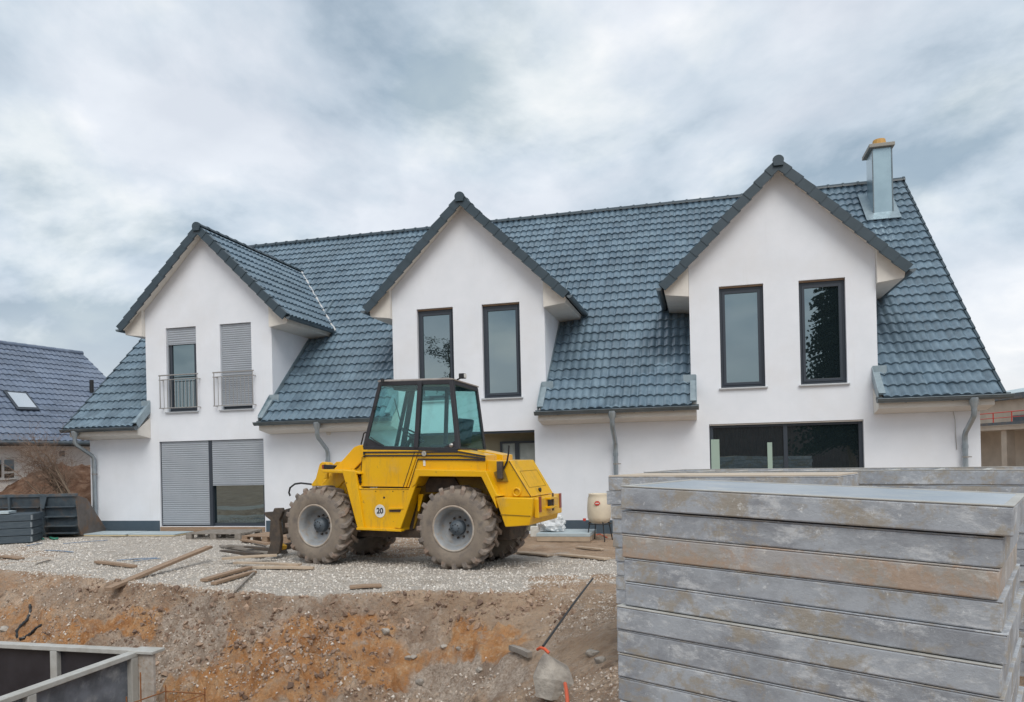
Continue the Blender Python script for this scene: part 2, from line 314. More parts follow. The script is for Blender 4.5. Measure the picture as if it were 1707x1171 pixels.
def glassmat(name, tint, gl, dark=None, rough=.01):
    m = bpy.data.materials.new(name); m.use_nodes = True; t = m.node_tree; n = t.nodes; l = t.links; n.clear()
    o = n.new('ShaderNodeOutputMaterial'); g = n.new('ShaderNodeBsdfGlossy'); g.inputs['Roughness'].default_value = rough
    g.inputs['Color'].default_value = (*tint, 1)
    if dark: b = n.new('ShaderNodeBsdfDiffuse'); b.inputs[0].default_value = (*dark, 1)
    else: b = n.new('ShaderNodeBsdfTransparent'); b.inputs[0].default_value = (.76, .92, .91, 1)
    if dark:
        tcn = n.new('ShaderNodeTexCoord'); nzz = n.new('ShaderNodeTexNoise'); nzz.inputs['Scale'].default_value = 1.3; nzz.inputs['Detail'].default_value = 1; l.new(tcn.outputs['Object'], nzz.inputs['Vector'])
        bpn = n.new('ShaderNodeBump'); bpn.inputs['Strength'].default_value = .25; bpn.inputs['Distance'].default_value = .01; l.new(nzz.outputs[0], bpn.inputs['Height']); l.new(bpn.outputs[0], g.inputs['Normal'])
    lw_ = n.new('ShaderNodeLayerWeight'); lw_.inputs[0].default_value = .5; pw = n.new('ShaderNodeMath'); pw.operation = 'POWER'; pw.inputs[1].default_value = 4.5; l.new(lw_.outputs['Facing'], pw.inputs[0]); fr = pw
    ad = n.new('ShaderNodeMath'); ad.operation = 'ADD'; ad.use_clamp = True; ad.inputs[1].default_value = gl; l.new(fr.outputs[0], ad.inputs[0])
    x = n.new('ShaderNodeMixShader'); l.new(ad.outputs[0], x.inputs[0]); l.new(b.outputs[0], x.inputs[1]); l.new(g.outputs[0], x.inputs[2]); l.new(x.outputs[0], o.inputs[0])
    return m
M['pane'] = glassmat('window_glass', (.62, .76, .80), .34, dark=(.012, .02, .024))
M['skyglass'] = glassmat('skylight_glass', (.95, .97, 1), .6, dark=(.3, .33, .36))
M['cabglass'] = glassmat('cab_glass', (.8, .95, .95), .05)

# corrugated / slatted shutter bump: real slats are modelled below

# ------------------------------------------------------------------ ground
GZ = .57
edge_px = [(-150, 935), (0, 950), (120, 962), (250, 975), (330, 982), (430, 988), (520, 992), (620, 986), (700, 984), (780, 988), (870, 984), (950, 976), (1100, 968)]
el = []; ed = []
for x, y in edge_px:
    p = atZ(x, y, GZ)-CC; c, s = math.cos(YAW), math.sin(YAW); el.append(p[0]*c+p[1]*s); ed.append(-p[0]*s+p[1]*c)
el = np.array(el); ed = np.array(ed); o_ = np.argsort(el); el, ed = el[o_], ed[o_]
def pit(l, d):
    e = np.interp(l, el, ed)+.22*fbm(l*1.1, l*0+3.3, 4)
    s = e-d
    k = sst(1.25, -1.6, l)*sst(1.2, 3.2, d)*sst(-15, -12.5, l)
    return e, s, k
def height(l, d, fine=True):
    l = np.asarray(l, float); d = np.asarray(d, float); e, s, k = pit(l, d)
    lipk = sst(-6.5, -4.5, l)
    lip = .12+.22*lipk
    f = lip*sst(0, .20, s+.05*vnoise(l*6, d*6))+np.clip(.66*(s-.1), 0, 1.35)+.25*fbm(l*.8+5, d*.8, 3)*sst(.2, 1.0, s)
    z = GZ-f*k
    z += -.055*np.exp(-((l+1.2)/1.6)**2-((d-12.9)/.9)**2)                    # wheel hollow under the far side
    z -= .22*np.exp(-((l+.12)/.26)**4-((d-6.5)/.34)**4)                  # small dug hole
    inpit = sst(-.05, .35, s)*k
    if fine:
        a = fbm(l*2.2, d*2.2, 5, 1.7, .6); b = fbm(l*7, d*7, 4, 5.2, .6); c = 1-np.abs(fbm(l*3.1, d*3.1, 4, 9.)*2.2)
        z += inpit*(a*.20+.10*sst(.05, .5, fbm(l*2.7+9, d*2.7, 4, 21., .55))+b*.13+c*.09+np.abs(fbm(l*9, d*9, 4, 4., .6))*.10-.06*sst(.15, .45, np.abs(fbm(l*1.7, d*2.6, 3, 14.))))+(1-inpit)*(fbm(l*.7, d*.7, 3)*.018+b*.012)
        rut = np.exp(-((d-11.0-.02*l)/.18)**2)+np.exp(-((d-10.35)/.16)**2)
        z -= (1-inpit)*rut*.02*sst(-3, -1, l)
    return z
def gz(x, y):
    dxx, dyy = x-CX, y-CY; c, s = math.cos(YAW), math.sin(YAW)
    return float(height(np.array([dxx*c+dyy*s]), np.array([-dxx*s+dyy*c]))[0])
def ground_hit(px, py):                 # where the sight line meets the ground
    r = ray(px, py); t = np.arange(3., 40, .01); P = CC+r*t[:, None]; x, y = P[:, 0]-CX, P[:, 1]-CY; cc_, ss_ = math.cos(YAW), math.sin(YAW)
    hit = np.nonzero(P[:, 2] < height(x*cc_+y*ss_, -x*ss_+y*cc_))[0]
    return Vector(P[hit[0]]) if len(hit) else Vector(atZ(px, py, GZ))
la = np.concatenate([np.arange(-16, -7.6, .12), np.arange(-7.6, 2.6, .024), np.arange(2.6, 13.01, .15)])
da = np.concatenate([np.arange(.6, 4.6, .12), np.arange(4.6, 11.2, .024), np.arange(11.2, 14, .05), np.arange(14, 23.01, .12)])
LL, DD = np.meshgrid(la, da, indexing='ij'); ZZ = height(LL, DD)
# clamp the patch border to the plain
bd = np.minimum(np.minimum(LL-la[0], la[-1]-LL), np.minimum(DD-da[0], da[-1]-DD)); w = sst(0, .5, bd); ZZ = GZ*(1-w)+ZZ*w
c, s = math.cos(YAW), math.sin(YAW)
V = np.stack([CX+c*LL-s*DD, CY+s*LL+c*DD, ZZ], -1).reshape(-1, 3)
ni, nj = LL.shape; idx = np.arange(ni*nj).reshape(ni, nj)
Fq = np.stack([idx[:-1, :-1], idx[1:, :-1], idx[1:, 1:], idx[:-1, 1:]], -1).reshape(-1, 4)
# outer sheet to the horizon
B = 900; l0, l1, d0, d1 = la[0], la[-1], da[0], da[-1]
ov = [(l0-B, d0-B), (l0, d0-B), (l1, d0-B), (l1+B, d0-B), (l0-B, d0), (l0, d0), (l1, d0), (l1+B, d0), (l0-B, d1), (l0, d1), (l1, d1), (l1+B, d1), (l0-B, d1+B), (l0, d1+B), (l1, d1+B), (l1+B, d1+B)]
ob = len(V); V2 = np.array([list(ld(a, b, GZ)) for a, b in ov]); oq = [[ob+r*4+q, ob+r*4+q+1, ob+(r+1)*4+q+1, ob+(r+1)*4+q] for r in range(3) for q in range(3) if not (r == 1 and q == 1)]
Vall = np.concatenate([V, V2]); Fall = np.concatenate([Fq, np.array(oq)])
# soil kinds: where gravel, orange sand, grey rubble and brown earth lie
lw, dw = LL.ravel(), DD.ravel(); e_, s_, k_ = pit(lw, dw)
zb_ = height(lw, dw, False); Pb = np.stack([V[:, 0], V[:, 1], zb_], 1); wv = np.maximum((Pb-CC)@F, .5)
ppx = PX+FF*((Pb-CC)@Rv)/wv; ppy = PY-FF*((Pb-CC)@Uv)/wv
wn = fbm(lw*1.3, dw*1.3, 5, 2.); wn2 = fbm(lw*4, dw*4, 4, 6.)
def blob(cx, cy, rx, ry, rot=0):
    a = R_(rot); x, y = ppx-cx+wn*40, ppy-cy+wn2*20; u, v = x*math.cos(a)+y*math.sin(a), -x*math.sin(a)+y*math.cos(a)
    return sst(1.25, .75, np.sqrt((u/rx)**2+(v/ry)**2))
grav = sst(.02, -.12, s_+wn2*.12)*sst(13.5, 13.0, dw+wn*.3)
grav = np.maximum(grav, sst(.02, -.12, s_+wn2*.12)*sst(-2, -3.5, lw))
grav = np.where(k_ < .02, sst(8.9, 9.6, dw+wn*.5)*sst(12.6, 12.0, dw+wn*.3), grav)
grav *= 1-sst(1.0, .2, lw)*0
grav *= 1-blob(935, 905, 110, 17, 4)*.95
grav *= 1-blob(960, 975, 90, 16, 0)*.9
grav *= 1-blob(30, 925, 70, 9, 0)*.7
orange = np.maximum.reduce([blob(530, 1105, 150, 70, -12), blob(350, 1085, 55, 34, 30), blob(660, 1120, 60, 45, 20)*.8, blob(180, 1055, 150, 22, -8)*.9, blob(825, 1075, 60, 40, 0)*.95, blob(760, 1105, 60, 25, -20)*.7, blob(60, 980, 100, 22, -8)*.35, blob(60, 1045, 80, 30)*.6, blob(350, 1160, 120, 30)*.9])
rub = np.maximum.reduce([blob(330, 1050, 50, 60, 20), blob(240, 1120, 70, 45, 0), blob(620, 1010, 220, 20, 3)*.35, blob(520, 1020, 100, 20)*.5, blob(780, 1140, 120, 35, -10)*.9, blob(700, 1060, 60, 50, 30)*.6, blob(110, 1000, 50, 14, -25)*.5, blob(980, 1040, 60, 30)*.45, blob(590, 1085, 70, 14, 25)*.3, blob(440, 1060, 60, 25, -35)*.6])
col = np.zeros((len(Vall), 4), np.float32); col[:, 3] = 1
col[:len(V), 0] = grav; col[:len(V), 1] = np.clip(orange, 0, 1); col[:len(V), 2] = np.clip(rub, 0, 1)
gm = bpy.data.materials.new('earth_and_gravel'); gm.use_nodes = True; t = gm.node_tree; n = t.nodes; l = t.links; b = n['Principled BSDF']; b.inputs['Roughness'].default_value = .95; b.inputs['Specular IOR Level'].default_value = .15
at = n.new('ShaderNodeVertexColor'); at.layer_name = 'soil'; sp = n.new('ShaderNodeSeparateColor'); l.new(at.outputs[0], sp.inputs[0])
tcn = n.new('ShaderNodeTexCoord')
def gn(sc, det=8, rg=.65):
    a = n.new('ShaderNodeTexNoise'); a.inputs['Scale'].default_value = sc; a.inputs['Detail'].default_value = det; a.inputs['Roughness'].default_value = rg; l.new(tcn.outputs['Object'], a.inputs['Vector']); return a.outputs[0]
def gr(src, els):
    r = n.new('ShaderNodeValToRGB'); ee = r.color_ramp.elements
    while len(ee) < len(els): ee.new(.5)
    for q, (p_, c_) in zip(ee, els): q.position = p_; q.color = (*c_, 1)
    l.new(src, r.inputs[0]); return r.outputs[0]
def gmix(f, a, b_, bt='MIX'):
    x = n.new('ShaderNodeMixRGB'); x.blend_type = bt
    for i, v in enumerate((f, a, b_)):
        if hasattr(v, 'links') or hasattr(v, 'is_output'): l.new(v, x.inputs[i])
        elif isinstance(v, tuple): x.inputs[i].default_value = (*v, 1)
        else: x.inputs[i].default_value = v
    return x.outputs[0]
brown = gr(gn(2.2), [(.3, (.22, .135, .09)), (.48, (.45, .305, .21)), (.66, (.68, .51, .375))])
brown = gmix(gr(gn(18, 10, .75), [(.47, (0, 0, 0)), (.58, (.75, .75, .75))]), brown, (.47, .385, .31))
brown = gmix(gr(gn(36, 8, .8), [(.55, (0, 0, 0)), (.64, (.85, .85, .85))]), brown, (.10, .068, .05))
brown = gmix(gr(gn(5), [(.56, (0, 0, 0)), (.66, (.7, .7, .7))]), brown, (.13, .088, .064))
oran = gr(gn(3), [(.3, (.34, .15, .06)), (.5, (.56, .285, .125)), (.7, (.64, .41, .235))])
oran = gmix(gr(gn(9), [(.5, (0, 0, 0)), (.68, (.7, .7, .7))]), oran, (.42, .29, .20))
oran = gmix(gr(gn(12, 9, .75), [(.54, (0, 0, 0)), (.64, (.7, .7, .7))]), oran, (.68, .50, .34))
oran = gmix(gr(gn(4.2), [(.58, (0, 0, 0)), (.7, (.7, .7, .7))]), oran, (.42, .36, .31))
rubc = gr(gn(30), [(.3, (.30, .225, .17)), (.5, (.54, .44, .36)), (.7, (.74, .65, .565))])
rubc = gmix(gr(gn(4), [(.45, (0, 0, 0)), (.65, (.8, .8, .8))]), rubc, (.29, .205, .15))
grac = gr(gn(45, 6, .75), [(.28, (.29, .25, .21)), (.5, (.58, .53, .475)), (.68, (.76, .72, .66))])
grac = gmix(gr(gn(1.5), [(.52, (0, 0, 0)), (.7, (.55, .55, .55))]), grac, (.37, .31, .255))
edge = gn(5, 12, .78)
def soft(ch):      # break the mask's edge with noise
    a = n.new('ShaderNodeMath'); a.operation = 'ADD'; l.new(ch, a.inputs[0]); l.new(edge, a.inputs[1]); return gr(a.outputs[0], [(.0, (0, 0, 0)), (.88, (0, 0, 0)), (1.0, (1, 1, 1))])
def mk(ch):
    m1 = n.new('ShaderNodeMath'); m1.operation = 'MULTIPLY_ADD'; l.new(edge, m1.inputs[0]); m1.inputs[1].default_value = 1.6; m1.inputs[2].default_value = -.8
    a = n.new('ShaderNodeMath'); a.operation = 'ADD'; l.new(ch, a.inputs[0]); l.new(m1.outputs[0], a.inputs[1])
    return gr(a.outputs[0], [(.28, (0, 0, 0)), (.50, (.45, .45, .45)), (.72, (1, 1, 1))])
brown = gmix(gr(gn(.35, 4, .5), [(.45, (0, 0, 0)), (.6, (.5, .5, .5))]), brown, (.50, .36, .25))
oran = gmix(gr(gn(30, 8, .8), [(.56, (0, 0, 0)), (.66, (.6, .6, .6))]), oran, (.20, .11, .06))
cc = gmix(mk(sp.outputs[1]), brown, oran); cc = gmix(gr(gn(2.1, 10, .72), [(.53, (0, 0, 0)), (.62, (.55, .55, .55))]), cc, rubc)
cc = gmix(mk(sp.outputs[2]), cc, rubc); cc = gmix(mk(sp.outputs[0]), cc, grac)
l.new(cc, b.inputs['Base Color'])
bp = n.new('ShaderNodeBump'); bp.inputs['Strength'].default_value = 1; bp.inputs['Distance'].default_value = .06; l.new(gn(22, 10, .78), bp.inputs['Height'])
bp2 = n.new('ShaderNodeBump'); bp2.inputs['Strength'].default_value = .9; bp2.inputs['Distance'].default_value = .06; l.new(gn(8, 4, .6), bp2.inputs['Height']); l.new(bp2.outputs[0], bp.inputs['Normal']); l.new(bp.outputs[0], b.inputs['Normal'])
go = np_mesh('ground', Vall, Fall, gm, smooth=True, kind='structure')
ca = go.data.color_attributes.new('soil', 'FLOAT_COLOR', 'POINT'); ca.data.foreach_set('color', col.ravel())

# loose stones
ICO = np.array([(1, 0, 0), (-1, 0, 0), (0, 1, 0), (0, -1, 0), (0, 0, 1), (0, 0, -1)], float)
ICF = np.array([(0, 2, 4), (2, 1, 4), (1, 3, 4), (3, 0, 4), (2, 0, 5), (1, 2, 5), (3, 1, 5), (0, 3, 5)])
CUB = np.array([(x, y, z) for x in (-1, 1) for y in (-1, 1) for z in (-1, 1)], float)*.62
def stones(name, P, S, m, **k):
    nS = len(P); A = rng.normal(size=(nS, 3, 3)); Q = np.linalg.qr(A)[0]
    sc = S[:, None, None]*(.55+.75*rng.random((nS, 1, 3)))
    base = ICO[None]*(.8+.45*rng.random((nS, 6, 1)))
    Vv = (base*sc)@Q+P[:, None, :]
    Ff = (ICF[None]+6*np.arange(nS)[:, None, None]).reshape(-1, 3)
    return np_mesh(name, Vv.reshape(-1, 3), Ff, m, **k)
def scatter(nS, l0, l1, d0, d1, fn, s0, s1):
    l_ = rng.uniform(l0, l1, nS); d_ = d0+(d1-d0)*rng.random(nS)**1.0
    kp = fn(l_, d_); l_, d_ = l_[kp], d_[kp]; z_ = height(l_, d_); S = s0*(s1/s0)**(rng.random(len(l_))**2.2)
    return np.stack([CX+c*l_-s*d_, CY+s*l_+c*d_, z_+S*.15], 1), S
def gravel_fn(l_, d_):
    e_, s_, k_ = pit(l_, d_); nn = fbm(l_*1.3, d_*1.3, 4, 2.)
    x_ = PX+FF*l_/d_; y_ = PY+(1.72)*FF/d_
    ok = (s_ < .05) & (x_ > -60) & (x_ < 1030)
    ok &= ~((x_ > 830) & (d_ > 12.4)); ok &= ~((x_ > 880+nn*60) & (d_ < 9.9+nn*.4))
    ok &= ~((d_ > 14.2) & (x_ > 150)&(rng.random(len(l_)) < .6))
    return ok & (rng.random(len(l_)) < .85)
def stone_mat(name, cols, sc=25):
    m = bpy.data.materials.new(name); m.use_nodes = True; n_ = m.node_tree.nodes; l_ = m.node_tree.links; b_ = n_['Principled BSDF']; b_.inputs['Roughness'].default_value = .9
    g = n_.new('ShaderNodeNewGeometry'); r = n_.new('ShaderNodeValToRGB'); ee = r.color_ramp.elements
    while len(ee) < len(cols): ee.new(.5)
    for i, cq in enumerate(cols): ee[i].position = i/(len(cols)-1); ee[i].color = (*cq, 1)
    l_.new(g.outputs['Random Per Island'], r.inputs[0]); l_.new(r.outputs[0], b_.inputs['Base Color']); return m
gmat = stone_mat('gravel_stones', [(.36, .31, .26), (.58, .54, .49), (.72, .68, .63), (.50, .44, .37), (.82, .79, .75)])
P_, S_ = scatter(52000, -11.5, 1.6, 9.2, 18, gravel_fn, .009, .022)
stones('gravel', P_, S_, gmat, kind='stuff', label='pale crushed gravel covering the yard in front of the house', category='gravel')
def slope_fn(l_, d_):
    e_, s_, k_ = pit(l_, d_); nn = fbm(l_*1.1, d_*1.1, 4, 8.)
    return (s_ > -.15) & (nn > -.12) & ((k_ > .05) | (d_ < 9.3))
P_, S_ = scatter(60000, -8, 2.2, 5.2, 12.5, slope_fn, .005, .026)
stones('rubble', P_, S_, stone_mat('rubble_stones', [(.34, .25, .18), (.48, .40, .33), (.64, .59, .53), (.26, .18, .125), (.54, .46, .38)]), kind='stuff', label='small stones and rubble scattered over the earth bank', category='rubble')
def clod_fn(l_, d_):
    e_, s_, k_ = pit(l_, d_); nn = fbm(l_*1.6, d_*1.6, 4, 12.)
    return (s_ > .02) & (s_ < 1.3) & (nn > -.02-.25*(s_ < .45)) & (k_ > .1)
P_, S_ = scatter(26000, -6.8, 1.4, 6.5, 12.0, clod_fn, .008, .05)
stones('earth_clods', P_, S_, stone_mat('clods', [(.19, .125, .09), (.30, .21, .15), (.42, .30, .22), (.15, .10, .075)]), kind='stuff', label='crumbled brown clods of earth along the cut edge', category='earth')

# ------------------------------------------------------------------ the long house
G = (-6.755, 0.0, 6.704); HW = 1.8
RL, RR_, WL, WR = -10.62, 10.505, -10.322, 10.283
ZE, YE, ZR, YR = 3.269, -.5, 9.542, 6.091
MS = (ZR-ZE)/(YR-YE)
DZ, DYF, DWB, DZB = 8.214, -.275, 2.358, 5.877
MD = (DZ-DZB)/DWB
W_ = (-1.195, -.318, .363, 1.239); ZWT, ZWB = 5.724, 3.611
G1, G2, ZGT, ZGB = -1.455, 1.515, 2.868, .728
ZP = .872
house = empty('terraced_house', (0, 0, 0), label='long white house with three gabled dormers and a dark tiled roof', cat='house')
def roofz(y): return ZE+MS*(y-YE)
ops = []
for i, g in enumerate(G):
    ops += [(g+W_[0], g+W_[1], ZWB, ZWT), (g+W_[2], g+W_[3], ZWB, ZWT)]
    ops.append((g+G1, g+G2, ZGB if i != 1 else .62, ZGT))
mb = MB()
xs = sorted({WL, WR}|{v for o in ops for v in o[:2]}|{g+k for g in G for k in (-HW, 0, HW)})
WT = 6.22
zs = sorted({.3, ZP, 3.32, WT}|{v for o in ops for v in o[2:]})
for a, b_ in zip(xs, xs[1:]):
    xm = (a+b_)/2; ing = any(abs(xm-g) < HW for g in G)
    for z0, z1 in zip(zs, zs[1:]):
        zm = (z0+z1)/2
        if z1 > 3.33 and not ing: continue
        if any(o[0] < xm < o[1] and o[2] < zm < o[3] for o in ops): continue
        mb.quad((a, 0, z0), (b_, 0, z0), (b_, 0, z1), (a, 0, z1))
    for g in G:
        if abs(xm-g) < HW:
            t = lambda x: DZ-.10-MD*abs(x-g)
            mb.quad((a, 0, WT), (b_, 0, WT), (b_, 0, t(b_)), (a, 0, t(a)))
RD = .14
for x0, x1, z0, z1 in ops:
    mb.quad((x0, 0, z0), (x0, RD, z0), (x0, RD, z1), (x0, 0, z1)); mb.quad((x1, 0, z0), (x1, RD, z0), (x1, RD, z1), (x1, 0, z1))
    mb.quad((x0, 0, z1), (x1, 0, z1), (x1, RD, z1), (x0, RD, z1)); mb.quad((x0, 0, z0), (x1, 0, z0), (x1, RD, z0), (x0, RD, z0))
for g in G:                                  # dormer cheeks
    for s_ in (-1, 1):
        x = g+s_*HW; y2 = (6.3-ZE)/MS+YE+.3
        mb.prism([(x, 0.002, 2.9), (x, 0.002, 6.3), (x, y2, 6.3)], (-s_*.2, 0, 0))
YB = 2*YR-YE-.5
for x, s_ in ((WL, 1), (WR, -1)):            # end walls
    mb.prism([(x, 0.002, .3), (x, YB, .3), (x, YB, roofz(0)-.2), (x, YR, ZR-.2), (x, .002, roofz(0)-.2)], (s_*.24, 0, 0))
mb.quad((WL+.24, YB, .3), (WR-.24, YB, .3), (WR-.24, YB, 3.5), (WL+.24, YB, 3.5))
mb.build('wall', M['plaster'], house)
mb = MB()                                    # dark blue plinth, stands 12 mm proud
def plinth_seg(a, b_): MB().box((a, -.012, .3), (b_, .0, ZP)).build('plinth', M['plinth'], house)
cuts = [(G[0]+G1-.03, G[0]+G2+.03), (G[1]+G1-.03, G[1]+G2+.03)]
x = WL
for a, b_ in cuts: plinth_seg(x, a); x = b_
plinth_seg(x, WR)

# main roof: every course of tiles is a real step with a real wave
def tile_patch(name, O, U, Vd, ul, vl, mt, parent, per=.172, g=.345, amp=.027, lip=.044, nw=8, skip=None, wob=.0015, **k):
    O, U, Vd = (np.array(q, float) for q in (O, U, Vd)); U /= np.linalg.norm(U); Vd /= np.linalg.norm(Vd); Nn = np.cross(U, Vd)
    if Nn[2] < 0: Nn = -Nn
    nu = max(2, int(round(ul/per*nw))); u = np.linspace(0, ul, nu+1); rows = int(math.ceil(vl/g-.01))
    ph = (u/per) % 1; h = amp*np.where(ph < .72, np.sin(math.pi*ph/.72)**.75, -.35*np.sin(math.pi*(ph-.72)/.28))
    seam = (np.abs(((u/(2*per)) % 1)-.93) < .04)*-.006; h = h+seam
    Vv, Fv, sm = [], [], []; base = 0
    for j in range(rows):
        v0 = j*g; v1 = min(v0+g+.04, vl); jit = rng.normal(0, wob, (nu//(2*nw)+2)); jit = np.repeat(jit, 2*nw)[:nu+1]
        def line(v, off): return O+U*u[:, None]+Vd*(v+(jit*3 if off else 0)[:, None] if hasattr(jit*1, 'shape') and off else v)+Nn*(h+off+(jit if off else 0))[:, None]
        A = O+U*u[:, None]+Vd*(v0+jit*4)[:, None]+Nn*(h+lip+jit)[:, None]
        Bm = O+U*u[:, None]+Vd*v1+Nn*(h*.9)[:, None]
        Cc = O+U*u[:, None]+Vd*(v0+jit*4)[:, None]+Nn*(h*.55-.006)[:, None]
        Vv += [A, Bm, A.copy(), Cc]; i = np.arange(nu)
        keep = np.ones(nu, bool)
        if skip is not None:
            mid = (A[:-1]+A[1:])/2; keep = ~skip(mid)
        i = i[keep]; m_ = nu+1
        Fv += [np.stack([base+i, base+i+1, base+m_+i+1, base+m_+i], 1), np.stack([base+3*m_+i, base+3*m_+i+1, base+2*m_+i+1, base+2*m_+i], 1)]
        sm += [np.ones(len(i), bool), np.zeros(len(i), bool)]; base += 4*m_
    return np_mesh(name, np.concatenate(Vv), np.concatenate(Fv), mt, parent, smooth=np.concatenate(sm), **k)
def mskip(P):
    r = np.zeros(len(P), bool)
    for g in G: r |= (np.abs(P[:, 0]-g) < HW-.01) & (P[:, 1] < 1.6)
    for g in G: r |= (np.abs(P[:, 0]-g) < HW-.3) & (P[:, 2] < DZ-1.0-MD*np.abs(P[:, 0]-g))
    return r
vlen = math.hypot(ZR-ZE, YR-YE); vd = (0, YR-YE, ZR-ZE)
roof = tile_patch('roof', (RL, YE, ZE-.03), (1, 0, 0), vd, RR_-RL, vlen, M['tile'], house, skip=mskip)
nrm = Vector((0, -(ZR-ZE), YR-YE)).normalized()
mb = MB()                                    # underlay below the tiles and the rear slope
def slab(x0, x1, y0, off=.05, th=.1):
    p0 = Vector((0, y0, roofz(y0))); p1 = Vector((0, YR, ZR))
    pts = [p0-nrm*off, p1-nrm*off, p1-nrm*(off+th), p0-nrm*(off+th)]
    mb.prism([(x0, p.y, p.z) for p in pts], (x1-x0, 0, 0))
bx_ = [RL+.03]+[v for g in G for v in (g-HW-.001, g+HW+.001)]+[RR_-.03]
for a, b_ in zip(bx_[::2], bx_[1::2]): slab(a, b_, YE+.06)
for g in G: slab(g-HW, g+HW, 3.6)
p0 = (YR+.05, ZR-.05); p1 = (2*YR-YE, ZE-.05)
mb.prism([(RL, p0[0], p0[1]), (RL, p1[0], p1[1]), (RL, p1[0], p1[1]-.12), (RL, p0[0], p0[1]-.12)], (RR_-RL, 0, 0))
mb.build('underlay', M['deck'], roof)
nr_ = 27                                     # verge tiles along both gable ends
for x, s_ in ((RL, -1), (RR_, 1)):
    mb = MB()
    for j in range(nr_):
        v0 = j*.345; v1 = min(v0+.38, vlen); d_ = Vector(vd).normalized(); o0 = Vector((x, YE, ZE-.03))
        a = o0+d_*v0+nrm*.05; b2 = o0+d_*v1+nrm*.022
        A = [a, a+Vector((s_*.05, 0, 0)), a+Vector((s_*.05, 0, 0))-nrm*.16, a-nrm*.16]; Bq = [p+(b2-a) for p in A]; mb.loft(A, Bq)
    mb.build('verge', M['verge'], roof)
def ridge_tiles(P0, P1, r, m_, parent, name='ridge', step=.38, endcap=False):
    mb = MB(); P0, P1 = Vector(P0), Vector(P1); L = (P1-P0).length; t = (P1-P0).normalized(); n_ = int(math.ceil(L/step)); side = t.cross(Vector((0, 0, 1))).normalized(); up = side.cross(t)
    for i in range(n_):
        a = P0+t*(i*step); b2 = P0+t*min(i*step+step*1.1, L+.01); rings = []
        for p, rr in ((a, r*1.13), (a+t*.05, r*1.13), (a+t*.055, r), (b2, r*.97)):
            rings.append([p+side*math.cos(k*math.pi/8)*rr*1.15+up*math.sin(k*math.pi/8)*rr for k in range(9)])
        vs = [q for rg in rings for q in rg]; fs = [(y*9+k, y*9+k+1, y*9+10+k, y*9+9+k) for y in range(3) for k in range(8)]
        mb.add(vs, fs, False); mb.add(rings[0], [tuple(range(9))])
    return mb.build(name, m_, parent)
ridge_tiles((RR_+.05, YR, ZR-.06), (RL-.05, YR, ZR-.06), .115, M['verge'], roof)

# chimney: the base meets the roof plane
def on_roof(px, py): return onplane(px, py, (0, YE, ZE), (0, -(ZR-ZE), YR-YE))
cb0, cb1 = on_roof(1457, 362), on_roof(1489, 360)
ctop = onplane(1470, 246, cb0, (0, 1, 0))[2]
cx0, cx1 = cb0[0], cb1[0]; cy0 = cb0[1]; cw = cx1-cx0; cy1 = cy0+.75
mb = MB(); mb.box((cx0, cy0, roofz(cy0)-.3), (cx1, cy1, ctop)); ch = mb.build('chimney', mat('chimney_sheet', (.34, .45, .50), (.29, .39, .44), 2, .3, metal=.7), roof, .006)
mb = MB()
for q in (0, 1):
    mb.bar((cx0-.004+q*(cw+.008), cy0-.004, roofz(cy0)+.02), (cx0-.004+q*(cw+.008), cy0-.004, ctop-.01), .025, .025, up=(0, 1, 0))
mb.bar((cx0, cy0-.008, roofz(cy0)+.05), (cx1, cy0-.008, roofz(cy0)+.05), .012, .03); mb.build('seam', M['gutter'], ch)
mb = MB(); mb.box((cx0-.09, cy0-.09, ctop), (cx1+.07, cy1+.07, ctop+.09)); mb.build('cap', mat('chimney_cap', (.30, .29, .26), rough=.8), ch, .01)
mb = MB(); mb.lathe([(.0, .2), (.15, .2), (.16, .15), (.18, 0), (0, 0)], ((cx0+cx1)/2, (cy0+cy1)/2-.1, ctop+.09), 'z', 12, False); mb.build('flue', M['orangecap'], ch)
mb = MB(); o_ = nrm*.06
def rp(x, y): return Vector((x, y, roofz(y)))+o_
mb.loft([rp(cx0-.22, cy0-.2), rp(cx1+.14, cy0-.2), rp(cx1+.14, cy1+.1), rp(cx0-.22, cy1+.1)], [p+nrm*.02 for p in (rp(cx0-.22, cy0-.2), rp(cx1+.14, cy0-.2), rp(cx1+.14, cy1+.1), rp(cx0-.22, cy1+.1))])
mb.build('chimney_flashing', M['lead'], roof)

